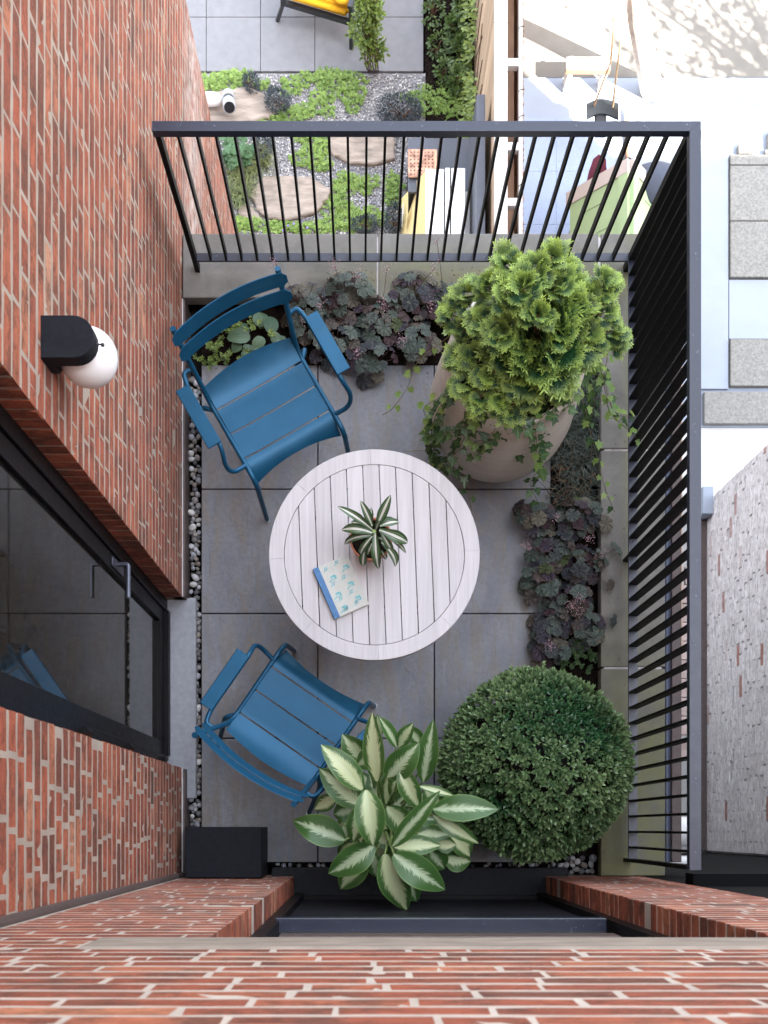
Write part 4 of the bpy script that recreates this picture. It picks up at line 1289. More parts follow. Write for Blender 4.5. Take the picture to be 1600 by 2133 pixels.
def rosettes(name, label, cat, pts, n_per, leaf, s, mat, spread, z0=.0, z1=.06, group=None):
    c = np.mean([tuple(P(a, b, .03)) for a, b in pts], axis=0)
    t = thing(name, label, cat, (c[0], c[1], -.02), group)
    Ms, tint = [], []
    for (px, py) in pts:
        for i in range(n_per):
            p = P(px, py, .03) + Vector((nrg.normal() * spread, nrg.normal() * spread, 0)); p.z = U(z0, z1)
            up = np.array([U(-.35, .35), U(-.35, .35), 1]); a0 = U(0, 6.3); tt_ = U(0, 1)
            for k in range(leaf):
                a = a0 + k * 2.4; el = .25 + .12 * (k % 3)
                d = np.array([math.cos(a), math.sin(a), el]) + up * .1
                Ms.append(frame(np.array(p) + up * .002 * k, d, up, s * U(.75, 1.2))); tint.append(tt_ * .6 + .4 * (p.z / z1))
    link('foliage', scatter_mesh('foliage', LEAF_V, LEAF_T, Ms, tint, LEAF_TIP), t, mat, kind='stuff')
    return t
MAT['lime'] = leaf_mat('lime_rosette', (0.035, 0.085, 0.015), (0.30, 0.40, 0.09), 0.45)
MAT['smallgreen'] = leaf_mat('small_green_leaf', (0.012, 0.04, 0.012), (0.085, 0.15, 0.05), 0.45)
rosettes('stonecrop', 'bright green rosettes of stonecrop beside the pebbles behind the chair', 'plant', [hz(360, 790), hz(430, 740), hz(470, 690), hz(500, 600), hz(560, 560), hz(400, 830), hz(520, 790), hz(640, 800), hz(620, 560), hz(480, 760)], 6, 9, .016, MAT['lime'], .022)
rosettes('stonecrop', 'lime green stonecrop sprig between the hosta leaves', 'plant', [hz(740, 590), hz(860, 620), hz(720, 530), hz(690, 620), hz(880, 690)], 3, 9, .016, MAT['lime'], .014, .04, .09)
rosettes('ground_ivy', 'little dark green creeper low at the foot of the clipped round bush', 'plant', [(1195, 1350), (1215, 1335), (1205, 1370), (1230, 1360), (1180, 1375), (1175, 1390), (1225, 1385)], 6, 8, .018, MAT['smallgreen'], .02)

# ---- mondo grass
def blade_mesh(roots, mat, name, parent, lmin, lmax, w, lean=1.0, tint_lo=0.0):
    v, t, ti, tp = [], [], [], []
    for (x, y, z) in roots:
        a = U(0, 6.283); L = U(lmin, lmax); d = Vector((math.cos(a), math.sin(a), 0)); s = Vector((-d.y, d.x, 0)) * w
        n0 = len(v); tc = U(tint_lo, 1)
        for i, q in enumerate((0, .35, .7, 1.0)):
            c = Vector((x, y, z)) + d * (L * lean * q * (.35 + .65 * q)) + Vector((0, 0, L * .75 * math.sin(q * 2.0)))
            ww = (1, .9, .65, .05)[i]
            v += [c - s * ww, c + s * ww]; ti += [tc] * 2; tp += [q * .6] * 2
        for i in range(3):
            k = n0 + i * 2; t += [(k, k + 1, k + 3), (k, k + 3, k + 2)]
    return link(name, np_mesh(name, v, t, {'tint': ti, 'tipv': tp}), parent, mat, kind='stuff')
MAT['mondo'] = leaf_mat('mondo_grass', (0.006, 0.012, 0.010), (0.05, 0.075, 0.045), 0.35, 0.05)
MAT['dry'] = leaf_mat('dry_blades', (0.12, 0.07, 0.03), (0.30, 0.20, 0.10), 0.6, 0.05)
mg = thing('mondo_grass', 'dark tufted mondo grass in the right bed behind the big pot', 'grass', (1.11, 2.0, -.02))
rt = []
for i in range(52):
    cx, cy = U(1.02, 1.22), U(1.60, 2.62)
    rt += [(cx + nrg.normal() * .012, cy + nrg.normal() * .012, -.02) for _ in range(30)]
blade_mesh(rt, MAT['mondo'], 'blades', mg, .07, .15, .0022)
rt2 = [(U(1.02, 1.20), U(1.60, 1.95), -.01) for _ in range(170)]
blade_mesh(rt2, MAT['dry'], 'dry_blades', mg, .06, .11, .0018)

# ---- big pot
PX_, PY_ = .680, 2.055
bp = thing('large_pot', 'big round beige stoneware urn in the corner holding the conifer', 'pot', (PX_, PY_, 0))
prof = [(.17, 0), (.20, .012), (.262, .09), (.318, .20), (.345, .32), (.348, .42), (.338, .56), (.320, .70), (.306, .80), (.302, .85), (.304, .872), (.300, .885), (.288, .889), (.277, .884), (.272, .86), (.272, .80)]
MB().lathe(prof, (PX_, PY_, 0), 72, True, False).build('urn', MAT['pot'], bp, smooth=True)
MB().lathe([(.001, .79), (.2705, .785)], (PX_, PY_, 0), 28).build('potting_soil', MAT['soil'], bp)

# ---- conifer
cf = thing('conifer', 'dwarf yellow green cypress with fan shaped sprays growing in the big beige urn', 'shrub', (PX_, PY_, .79))
# a flat fan-shaped spray of scale-leaf branchlets
def spray(k):
    r = random.Random(40 + k)
    v, t, tp = [], [], []
    def twig(p, a, L, w, lvl, z):
        n0 = len(v)
        d = (math.cos(a), math.sin(a)); s = (-d[1], d[0])
        for q, ww in ((0, .8), (.55, 1.0), (1.0, .35)):
            for sg in (-1, 1):
                x = p[0] + d[0] * L * q + s[0] * w * ww * sg; y = p[1] + d[1] * L * q + s[1] * w * ww * sg
                v.append((x, y, z + .05 * q * L - .22 * y * y + .04 * r.random())); tp.append(min(1, max(0, math.hypot(x, y) * 1.9 - .85)))
        for i in (0, 2): t.extend([(n0 + i, n0 + i + 1, n0 + i + 3), (n0 + i, n0 + i + 3, n0 + i + 2)])
        if lvl < 2:
            m_ = 6 if lvl == 0 else 5
            for i in range(m_):
                q = .18 + .80 * i / (m_ - 1)
                for sg in (-1, 1):
                    if r.random() < .1: continue
                    LL = L * ((.62 - .30 * q) if lvl == 0 else (.50 - .20 * q)) * r.uniform(.8, 1.15)
                    twig((p[0] + d[0] * L * q, p[1] + d[1] * L * q), a + sg * r.uniform(.55, .85), LL, w * .82, lvl + 1, z + r.uniform(-.01, .03))
    for i in range(7):
        w_ = -1.05 + 2.1 * i / 6 + r.uniform(-.1, .1)
        twig((0, 0), math.pi / 2 + w_, (.92 - .22 * abs(w_)) * r.uniform(.85, 1.08), .040, 1, r.uniform(-.03, .05))
    return np.array(v), np.array(t), np.array(tp)
SPR = [spray(k) for k in range(4)]
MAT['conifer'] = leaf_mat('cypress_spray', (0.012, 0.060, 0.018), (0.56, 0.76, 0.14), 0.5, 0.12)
cc = np.array([.735, 2.04, 1.08])
tufts = []
def tuft_px(px, py, z, r): p = P(px, py, z); tufts.append((np.array(p), r))
# lobes of the crown read off the photograph: position, height, lobe radius
for (px, py, z, r) in [(1060, 545, 1.34, .085), (1010, 590, 1.22, .08), (965, 615, 1.10, .075), (1150, 525, 1.36, .05), (1110, 560, 1.36, .09), (1160, 585, 1.28, .08), (1060, 610, 1.36, .09),
                    (1270, 580, 1.22, .06), (1245, 612, 1.20, .06), (1200, 640, 1.20, .085), (1265, 650, 1.14, .075), (1285, 690, 1.06, .06), (1230, 700, 1.10, .08), (1170, 690, 1.22, .085), (1120, 650, 1.34, .085),
                    (1000, 660, 1.18, .08), (955, 690, .98, .055), (1040, 690, 1.22, .08), (980, 745, 1.02, .06), (945, 750, .98, .05), (1080, 730, 1.16, .075), (1150, 740, 1.10, .075), (1220, 745, 1.0, .06),
                    (1010, 790, 1.02, .06), (960, 805, .97, .05), (1070, 800, 1.05, .065), (1130, 790, 1.03, .06), (1165, 810, .99, .05), (1035, 845, .98, .055), (990, 840, .96, .05), (1060, 865, .94, .045), (1100, 835, .98, .05), (1285, 720, .98, .045), (1090, 590, 1.40, .07), (1180, 560, 1.24, .05), (930, 655, 1.0, .05), (1200, 590, 1.14, .06)]:
    tuft_px(px, py, z, r)
for sp in range(4):
    pass
acc = [[] for _ in SPR]; tin = [[] for _ in SPR]
for (c, r) in tufts:
    c[:] = cc + (c - cc) * np.array([.95, .95, .94]) ; r = r * .80
    out = c - cc; out = out / (np.linalg.norm(out) + 1e-6)
    for i in range(int(18 + 210 * r)):
        o = rdir() * np.array([1, 1, .75])
        if o[2] < -.35: o[2] *= -.6
        p = c + o * r * U(.15, .95)
        d = out * U(.3, .7) + o * .85 + np.array([0, 0, U(-.25, .15)])
        up = np.array([0, 0, 1.0]) + out * .35 + rdir() * .35
        k = rng.randrange(4)
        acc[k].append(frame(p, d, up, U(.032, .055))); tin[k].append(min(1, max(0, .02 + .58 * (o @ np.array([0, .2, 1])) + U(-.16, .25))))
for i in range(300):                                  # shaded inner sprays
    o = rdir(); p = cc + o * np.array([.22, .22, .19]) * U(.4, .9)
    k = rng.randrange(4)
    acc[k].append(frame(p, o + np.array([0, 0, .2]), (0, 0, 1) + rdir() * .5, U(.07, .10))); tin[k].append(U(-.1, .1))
vs, ts, ti_, tp_ = [], [], [], []
off = 0
for k, (sv, st_, stp) in enumerate(SPR):
    Ms = np.array(acc[k]); n = len(sv)
    h = np.concatenate([sv, np.ones((n, 1))], 1)
    vv = np.einsum('kij,nj->kni', Ms, h)[:, :, :3].reshape(-1, 3)
    vs.append(vv); ts.append((st_[None] + (np.arange(len(Ms)) * n)[:, None, None]).reshape(-1, 3) + off); off += len(vv)
    ti_.append(np.repeat(tin[k], n)); tp_.append(np.tile(stp, len(Ms)))
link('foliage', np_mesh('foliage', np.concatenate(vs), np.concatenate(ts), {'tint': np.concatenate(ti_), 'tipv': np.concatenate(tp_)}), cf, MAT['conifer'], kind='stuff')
br = MB()
MAT['redbark'] = simple('red_brown_bark', (0.16, 0.055, 0.03), 0.8, var=0.3)
br.tube([(PX_, PY_, .78), (PX_ + .02, PY_, .95), tuple(cc + np.array([0, 0, .05]))], [.022, .018, .012], 8)
br.build('trunk', MAT['redbark'], cf, smooth=True)
lb = MB()
for (c, r) in tufts:
    m_ = (c + cc) / 2 + np.array([0, 0, .03]); s_ = np.array([PX_ + U(-.03, .03), PY_ + U(-.03, .03), U(.86, 1.08)])
    lb.tube([s_, m_, c], [.008, .006, .003], 5, cap=False)
lb.build('branches', MAT['redbark'], cf, smooth=True, kind='stuff')

# ---- ivy trailing from the pot
iv = thing('ivy', 'variegated ivy trailing over the rim of the big urn and across the coping', 'plant', (PX_, PY_, .79))
def ivy_leaf(k):
    r = random.Random(60 + k)
    o = [(0, 0, 0), (.22, -.10, .04), (.46, .02, .02), (.34, .24, .07), (.52, .46, .02), (.24, .52, .06), (0, 1.0, -.04), (-.24, .52, .06), (-.52, .46, .02), (-.34, .24, .07), (-.46, .02, .02), (-.22, -.10, .04)]
    o = [(x * r.uniform(.85, 1.12), y * r.uniform(.9, 1.1), z + r.uniform(-.03, .03)) for x, y, z in o]
    mids = [(0, .28, -.02)]
    v = o + mids
    t = [(i, (i + 1) % 12, 12) for i in range(12)]
    lv = [0] + [.7, 1, .6, 1, .6, 0, .6, 1, .6, 1, .7] + [0]
    lu = [0, .5, 1, .5, 1, .6, 1, .6, 1, .5, 1, .5, 0]
    return np_mesh('leaf', v, t, {'lu': lu, 'lv': lv})
def ivy_mat(name, a, b, e):
    m = N(name)
    r = m.n('ShaderNodeObjectInfo').outputs['Random']; n = m.noise(m.pos(), 70, 4, .6)
    col = m.mix(m.math('MULTIPLY_ADD', n, 0.8, m.math('MULTIPLY_ADD', r, 0.8, -0.5), clamp=True), a, b)
    ed = m.math('MULTIPLY', m.math('MULTIPLY_ADD', m.math('ADD', m.attr('lv'), m.math('MULTIPLY', n, 0.5)), 3.0, -3.1, clamp=True), 0.7)
    col = m.mix(ed, col, e)
    v = m.math('SUBTRACT', 1.0, m.math('MULTIPLY', m.attr('lv'), 6.0), clamp=True)
    col = m.mix(m.math('MULTIPLY', v, 0.35), col, (0.30, 0.40, 0.18))
    m.val('Base Color', col); m.val('Roughness', 0.35); add_trans(m, col, 0.2)
    return m.m
MAT['ivy'] = ivy_mat('ivy_leaf', (0.02, 0.065, 0.02), (0.09, 0.18, 0.05), (0.22, 0.30, 0.12))
MAT['ivy2'] = ivy_mat('young_ivy_leaf', (0.14, 0.26, 0.06), (0.36, 0.46, 0.13), (0.52, 0.55, 0.25))
IVY = [ivy_leaf(k) for k in range(4)]; IVY2 = [ivy_leaf(k + 9) for k in range(4)]
for me in IVY: me.materials.append(MAT['ivy'])
for me in IVY2: me.materials.append(MAT['ivy2'])
io = lambda x, y: (780 + x / 2.857, 640 + y / 2.857)
STR = [  # polyline (zoom px), z start, z end, young?, leaf size, spacing m, gap side jitter
    ([(470, 110), (440, 175), (330, 260), (240, 350), (200, 470), (110, 600), (45, 640)], .90, .42, 1, .034, .075),
    ([(480, 130), (430, 60), (440, 10), (480, -30)], .92, 1.0, 1, .045, .04),
    ([(500, 500), (400, 580), (350, 690), (340, 800), (380, 900), (430, 960)], .89, .15, 0, .044, .030),
    ([(520, 480), (300, 590), (330, 690), (310, 740)], .90, .45, 1, .036, .05),
    ([(620, 600), (560, 720), (500, 850), (440, 920), (540, 1000)], .89, .30, 0, .042, .040),
    ([(640, 620), (480, 740), (360, 760), (340, 850), (360, 930)], .89, .2, 0, .048, .034),
    ([(760, 640), (700, 760), (640, 860), (590, 880)], .89, .55, 0, .044, .05),
    ([(690, 800), (600, 800), (620, 870)], .72, .62, 1, .034, .04),
    ([(800, 650), (760, 700), (740, 800)], .89, .72, 0, .05, .045),
    ([(950, 640), (960, 760), (980, 900), (990, 960)], .89, .5, 0, .05, .032),
    ([(900, 620), (1000, 680), (1010, 760), (1000, 850)], .89, .6, 0, .05, .04),
    ([(880, 790), (850, 870)], .66, .60, 0, .040, .035),
    ([(1160, 470), (1240, 560), (1270, 680), (1300, 800), (1340, 950), (1380, 1100), (1430, 1220)], .90, .16, 1, .036, .060),
    ([(1150, 430), (1220, 400), (1290, 460), (1310, 560), (1290, 660)], .90, .45, 0, .046, .034),
    ([(1220, 250), (1330, 330), (1370, 480), (1400, 620), (1500, 720), (1560, 780)], .95, .30, 1, .036, .06),
    ([(1200, 200), (1380, 240), (1370, 400), (1400, 560), (1450, 640), (1550, 650)], .95, .35, 1, .040, .045),
    ([(1190, 220), (1300, 280), (1320, 380), (1390, 400)], .93, .6, 0, .044, .04),
    ([(1000, 960), (930, 1040), (960, 1130), (1000, 1220)], .4, .06, 0, .040, .045),
    ([(340, 850), (320, 850), (170, 857)], .3, .3, 1, .02, .2),
    ([(545, 1000), (560, 1130), (580, 1200)], .28, .1, 0, .03, .1),
    ([(1060, 560), (1140, 500), (1200, 420)], .90, .92, 0, .056, .035),
    ([(820, 660), (900, 720), (960, 700), (1040, 600)], .90, .90, 0, .050, .028),
    ([(1060, 600), (1100, 640), (1180, 560)], .9, .84, 0, .044, .035),
    ([(1300, -40), (1380, 190), (1450, 230)], 1.0, .7, 1, .044, .05),
]
ivs = MB()
n_ivy = 0
for (pl_, za, zb, yg, ls, spc) in STR:
    pts = []
    for i, q in enumerate(pl_):
        pts.append(P(*io(*q), za + (zb - za) * i / (len(pl_) - 1)))
    sm = [pts[0]]
    for i in range(len(pts) - 1):
        for k in range(1, 5):
            p0, p1, p2, p3 = pts[max(i - 1, 0)], pts[i], pts[i + 1], pts[min(i + 2, len(pts) - 1)]
            t = k / 4
            sm.append(.5 * ((2 * p1) + (p2 - p0) * t + (2 * p0 - 5 * p1 + 4 * p2 - p3) * t * t + (3 * p1 - p0 - 3 * p2 + p3) * t ** 3))
    ivs.tube(sm, .0016, 5, cap=False)
    L = 0; nxt = 0; sd = 1
    for a, b in zip(sm[:-1], sm[1:]):
        seg = (b - a).length; u = 0
        while L + seg > nxt:
            p = a.lerp(b, (nxt - L) / max(seg, 1e-6)); sd = -sd
            d = (b - a).normalized()
            s = d.cross(Vector((0, 0, 1))); s = s.normalized() if s.length > .05 else Vector((1, 0, 0))
            fw_ = s * sd * U(.5, 1.0) + d * U(.1, .7) + Vector((0, 0, U(-.35, .1)))
            up = Vector((U(-.35, .35), U(-.35, .35), 1)) + (p - Vector((PX_, PY_, p.z))).normalized() * .35
            p2_ = p + fw_.normalized() * .012 + Vector((0, 0, .006))
            M = frame(p2_, fw_, up, ls * U(.8, 1.3))
            place('leaf', (IVY2 if (yg and rng.random() < .85) or (not yg and rng.random() < .12) else IVY)[rng.randrange(4)], Matrix(M.tolist()), iv); n_ivy += 1
            nxt += spc * U(.6, 1.15)
        L += seg
ivs.build('stems', MAT['rstem'], iv, smooth=True, kind='stuff')

# ---- clipped box ball
BC = np.array([.825, .298, .50]); BR = np.array([.440, .440, .42])
bb = thing('box_bush', 'dense clipped round boxwood bush at the lower right of the floor', 'shrub', (BC[0], BC[1], 0))
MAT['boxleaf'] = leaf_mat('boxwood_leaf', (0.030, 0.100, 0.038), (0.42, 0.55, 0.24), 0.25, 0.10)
Ms, tint = [], []
lump = [(rdir(), U(-.11, .08), U(.22, .5)) for _ in range(80)]
for i in range(5200):
    o = rdir()
    if o[2] < -.45: continue
    bump_ = sum(h * math.exp(-((1 - o @ l) / (w * w * .5))) for l, h, w in lump)
    rr = 1.0 + bump_ * .55 - abs(nrg.normal()) * .045
    if rng.random() < .22: rr -= U(.05, .16)
    if rng.random() < .05: rr += U(.01, .05)
    p = BC + o * BR * rr
    if p[2] < .06: continue
    ax_ = o + rdir() * .45
    ax_ /= np.linalg.norm(ax_)
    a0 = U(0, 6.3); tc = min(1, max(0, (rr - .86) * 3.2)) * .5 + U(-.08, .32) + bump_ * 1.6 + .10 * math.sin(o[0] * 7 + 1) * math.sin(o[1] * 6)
    t1 = np.cross(ax_, [.31, .2, .9]); t1 /= np.linalg.norm(t1); t2 = np.cross(ax_, t1)
    for k in range(7):
        a = a0 + k * 2.4; q = k / 6
        d = (t1 * math.cos(a) + t2 * math.sin(a)) * (1 - .75 * q) + ax_ * (.25 + .9 * q)
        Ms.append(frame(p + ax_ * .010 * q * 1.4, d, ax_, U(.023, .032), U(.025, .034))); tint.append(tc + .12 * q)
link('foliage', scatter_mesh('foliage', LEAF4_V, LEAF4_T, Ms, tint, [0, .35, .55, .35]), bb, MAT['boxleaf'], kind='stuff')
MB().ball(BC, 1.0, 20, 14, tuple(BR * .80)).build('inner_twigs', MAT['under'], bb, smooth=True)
MB().box(.60, 1.06, .07, .52, .0, .16, .006).build('planter', MAT['box'], bb)

# ---- crumbs of soil and tiny leaf bits by the beds and under the bottom rail
Ms = []
for i in range(420):
    k = rng.random()
    if k < .35: p = (U(-.1, 1.3), 2.845 + nrg.normal() * .022, .101)
    elif k < .65: p = (U(-.8, .95), 2.425 - abs(nrg.normal()) * .05, .0012)
    elif k < .9: p = (.995 - abs(nrg.normal()) * .05, U(.4, 1.75), .0012)
    else: p = (U(1.25, 1.36), U(-.2, 2.7), .101)
    s_ = U(.0012, .0036)
    e = Euler((U(-.5, .5), U(-.5, .5), U(0, 6.3))).to_matrix(); M = np.eye(4); M[:3, :3] = np.array(e) * s_; M[:3, 0] *= U(1, 2.2); M[:3, 3] = p; Ms.append(M)
link('soil_crumbs', scatter_mesh('soil_crumbs', np.array([(1, 0, 0), (0, 1, 0), (-1, 0, 0), (0, -1, 0), (0, 0, .7), (0, 0, -.7)], float), np.array([(0, 1, 4), (1, 2, 4), (2, 3, 4), (3, 0, 4), (1, 0, 5), (2, 1, 5), (3, 2, 5), (0, 3, 5)]), Ms), None, MAT['stem'], kind='stuff', label='crumbs of soil scattered beside the planted beds and under the railing')

# ================================================================== garden below
# gravel bed, loose chips on top
MB().box(-3.0, 1.26, 6.0, 8.515, GZ - .06, GZ - .012).build('gravel_ground', simple('gravel_base', (0.30, 0.295, 0.30), 0.9, var=0.4, sc=60, bump=0.6), kind='structure')
chips, tt_ = [], []
OCT_V = np.array([(1, 0, 0), (0, 1, 0), (-1, 0, 0), (0, -1, 0), (0, 0, .7), (0, 0, -.7)], float)
OCT_T = np.array([(0, 1, 4), (1, 2, 4), (2, 3, 4), (3, 0, 4), (1, 0, 5), (2, 1, 5), (3, 2, 5), (0, 3, 5)])
Ms = []
for i in range(24000):
    x, y = U(-1.75, 1.1), U(6.05, 8.50)
    e = Euler((U(-.6, .6), U(-.6, .6), U(0, 6.3))).to_matrix()
    M = np.eye(4); M[:3, :3] = np.array(e) * U(.006, .014); M[:3, 0] *= U(.8, 1.5); M[:3, 3] = (x, y, GZ - .004 + U(0, .006)); Ms.append(M)
link('gravel', scatter_mesh('gravel', OCT_V, OCT_T, Ms), None, MAT['gravel'], kind='stuff', label='pale grey gravel between the stepping stones of the garden below')

# patio of square slabs
pa = thing('garden_patio', 'grey square slab patio of the garden below, under the yellow lounge chair', 'patio', (-.5, 9.0, GZ))
pa['kind'] = 'structure'
for i in range(-2, 5):
    for j in range(0, 3):
        xc = Pg(543, 0).x + (i - 1) * .612
        x0, x1 = xc + .003, xc + .609
        y0 = Pg(0, 150).y + j * .612 + .002; y1 = y0 + .606
        if x0 > Pg(884, 0).x - .05: continue
        x1 = min(x1, Pg(884, 0).x)
        MB().box(x0, x1, y0, y1, GZ - .05, GZ + .012 + U(-.001, .001), .003).build('slab', MAT['patio'], pa)

# stepping stones
def flagstone(pix, label, h=.05, seed=0):
    r = random.Random(seed)
    pts = [Pg(*q) for q in pix]
    c = sum(pts, Vector()) / len(pts)
    t = thing('stepping_stone', label, 'stepping stone', (c.x, c.y, GZ), 'stepping stones in the gravel')
    poly = []
    for i in range(len(pts)):
        a, b = pts[i], pts[(i + 1) % len(pts)]
        for k in range(4):
            q = a.lerp(b, k / 4) + Vector((r.gauss(0, .010), r.gauss(0, .010), 0)) * (k > 0)
            poly.append((q.x, q.y))
    if sum(poly[i][0] * poly[(i + 1) % len(poly)][1] - poly[(i + 1) % len(poly)][0] * poly[i][1] for i in range(len(poly))) < 0: poly.reverse()
    MB().prism(poly, GZ - .02, GZ + h, .012).build('slab', MAT['flag'], t)
    return t, c
flagstone([(425, 200), (470, 192), (520, 186), (556, 205), (586, 232), (560, 250), (500, 262), (430, 262)], 'sandstone stepping stone nearest to the patio, with a white ornament on it', seed=1)
flagstone([(690, 272), (760, 268), (822, 275), (823, 335), (780, 348), (715, 338), (690, 322)], 'square edged sandstone stepping stone beyond the railing bars', seed=2)
flagstone([(548, 373), (600, 370), (650, 372), (688, 398), (684, 420), (660, 446), (620, 458), (560, 459), (535, 440), (520, 408)], 'broad rounded sandstone stepping stone close under the balcony', seed=3)
q_ = flagstone([(496, 430), (515, 425), (530, 440), (548, 458), (520, 460), (498, 448)], 'small sandstone fragment touching the broad stepping stone', .03, seed=4)
ft = MB().prism([(p.x, p.y) for p in (Pg(684, 402), Pg(655, 376), Pg(640, 385), Pg(630, 420), Pg(645, 440), Pg(670, 438))][::-1], GZ + .0505, GZ + .062, .004)

# plants low in the gravel
MAT['cover'] = MAT['cover']
MAT['ground'] = leaf_mat('ground_cover', (0.05, 0.13, 0.02), (0.34, 0.48, 0.10), 0.5, 0.15)
MAT['darkherb'] = leaf_mat('dark_herb', (0.008, 0.014, 0.018), (0.045, 0.065, 0.075), 0.4, 0.05)
MAT['bedleaf'] = leaf_mat('bed_leaf', (0.015, 0.045, 0.012), (0.14, 0.22, 0.05), 0.45, 0.15)
MAT['vineleaf'] = leaf_mat('vine_leaf', (0.03, 0.08, 0.012), (0.28, 0.36, 0.06), 0.45, 0.2)
MAT['geranium'] = leaf_mat('geranium_leaf', (0.03, 0.10, 0.045), (0.14, 0.27, 0.12), 0.45, 0.15)
MAT['purple'] = simple('violet_flower', (0.28, 0.18, 0.60), 0.6, var=0.2)
def cover_patch(label, blobs, mat='ground', s=.030, dens=1150, h=.05, name='ground_cover'):
    """blobs: px ellipses (cx, cy, rx, ry)"""
    c = Pg(blobs[0][0], blobs[0][1])
    t = thing(name, label, 'ground cover', (c.x, c.y, GZ), 'ground cover in the gravel' if name == 'ground_cover' else None)
    Ms, ti = [], []
    for (cx, cy, rx, ry) in blobs:
        cw = Pg(cx, cy); wx, wy = rx * 1.22 / 185, ry * 1.2 / 185
        for i in range(int(dens * math.pi * wx * wy * 1.6)):
            a = U(0, 6.3); q = math.sqrt(U(0, 1)) * (1 + .25 * math.sin(a * 3 + cx) + U(-.1, .12))
            p = np.array([cw.x + wx * q * math.cos(a), cw.y + wy * q * math.sin(a), GZ + U(.0, h) * (1.15 - min(1, q) * .7)])
            a0 = U(0, 6.3); tc = U(0, .8)
            for k in range(6):
                b = a0 + k * 1.05 + U(-.2, .2)
                Ms.append(frame(p, (math.cos(b), math.sin(b), U(.1, .7)), (0, 0, 1), s * U(.6, 1.15))); ti.append(tc + U(-.05, .2))
    link('foliage', scatter_mesh('foliage', LEAF4_V, LEAF4_T, Ms, ti, [0, .4, .7, .4]), t, MAT[mat], kind='stuff')
    return t
cover_patch('bright green ground cover along the patio edge next to the brick wall', [(470, 168, 46, 17), (440, 180, 24, 14), (545, 178, 16, 10), (500, 158, 30, 9)])
cover_patch('bright green ground cover in a tall patch at the patio edge right of centre', [(705, 172, 42, 24), (665, 165, 26, 12), (735, 205, 24, 22), (640, 158, 20, 6)])
cover_patch('round green ground cover tuft in the gravel below the patio slabs', [(612, 182, 22, 16), (590, 172, 8, 6)])
cover_patch('green ground cover tuft in the middle of the open gravel', [(668, 208, 22, 14), (684, 236, 14, 10)])
cover_patch('green ground cover strip just above the top rail beside the first stepping stone', [(610, 240, 42, 14), (560, 252, 30, 8), (640, 228, 16, 12)])
cover_patch('wide green ground cover patch at the edge of the dark planted bed', [(930, 205, 42, 30), (955, 232, 34, 18), (900, 225, 26, 18), (860, 205, 20, 10)])
cover_patch('green ground cover behind the railing between the stepping stones', [(645, 330, 30, 22), (665, 300, 24, 20), (676, 345, 18, 12), (630, 285, 16, 10)])
cover_patch('green ground cover patch next to the yellow and white toy house', [(725, 380, 28, 16), (760, 385, 24, 16), (712, 400, 18, 14)])
cover_patch('narrow green ground cover clump against the left side of the toy house', [(818, 385, 16, 22), (820, 415, 14, 14)])
cover_patch('green ground cover along the foot of the balcony with small violet flowers', [(545, 468, 56, 14), (500, 470, 24, 14), (640, 476, 60, 12), (720, 462, 40, 20), (770, 455, 34, 16), (700, 430, 30, 16)])
fl = MB()
for (px, py) in [(600, 470), (612, 466), (628, 462), (590, 480), (640, 474)]:
    fl.ball(Pg(px, py, .07), .013, 7, 5, (1, 1, .5))
fo_ = thing('violet_flowers', 'few small violet flowers in the green strip at the foot of the balcony', 'flowers', (Pg(612, 466).x, Pg(612, 466).y, GZ))
fl.build('petals', MAT['purple'], fo_, kind='stuff')
def bush(name, label, px, py, z, rad, n, s, mat, group=None, lobes=0, stem_h=None, cat='shrub', tpl=None):
    c = np.array(P(px, py, z))
    t = thing(name, label, cat, (c[0], c[1], GZ), group)
    rad = np.array(rad, float)
    Ms, ti = [], []
    lump = [(rdir(), U(-.25, .2), U(.5, .8)) for _ in range(14)]
    for i in range(n):
        o = rdir(); bp_ = sum(h * math.exp(-((1 - o @ l) / (w * w * .5))) for l, h, w in lump)
        q = (1 + bp_) * U(.35, 1.0) ** .5
        p = c + o * rad * q
        if p[2] < GZ + .01: p[2] = GZ + U(.01, .05)
        d = o + rdir() * .8
        Ms.append(frame(p, d, np.array([0, 0, 1]) + rdir() * .5, s * U(.6, 1.2))); ti.append(U(0, .5) + .35 * q * (.5 + .5 * o[2]))
    v, tr, tp = tpl or (LEAF_V, LEAF_T, LEAF_TIP)
    link('foliage', scatter_mesh('foliage', v, tr, Ms, ti, tp), t, MAT[mat], kind='stuff')
    sb = MB()
    for i in range(7):
        e = c + rdir() * rad * .7
        sb.tube([(c[0] + U(-.04, .04), c[1] + U(-.04, .04), GZ), ((c[0] + e[0]) / 2, (c[1] + e[1]) / 2, (GZ + e[2]) / 2 + .05), tuple(e)], [.008, .006, .003], 5, cap=False)
    sb.build('stems', MAT['stem'], t, kind='stuff')
    return t
L4 = (LEAF4_V, LEAF4_T, [0, .5, .8, .5])
bush('dark_shrub', 'blackish dwarf shrub at the right end of the first stepping stone', 577, 207, GZ + .12, (.15, .13, .14), 1344, .024, 'darkherb', 'dark dwarf plants', tpl=L4)
bush('dark_shrub', 'small blackish plant in the ground cover at the patio edge', 522, 172, GZ + .10, (.10, .09, .12), 768, .024, 'darkherb', 'dark dwarf plants', tpl=L4)
bush('dark_shrub', 'wide dark bluish dwarf shrub just above the top rail', 835, 230, GZ + .14, (.27, .15, .16), 2560, .024, 'darkherb', 'dark dwarf plants', tpl=L4)
bush('dark_shrub', 'dark needled plant by the front corner of the toy house', 822, 455, GZ + .14, (.11, .16, .16), 1216, .024, 'darkherb', 'dark dwarf plants', tpl=L4)
bush('dark_shrub', 'dark purplish plant beside the lobed green plant under the railing', 548, 305, GZ + .12, (.10, .13, .14), 960, .024, 'darkherb', 'dark dwarf plants', tpl=L4)
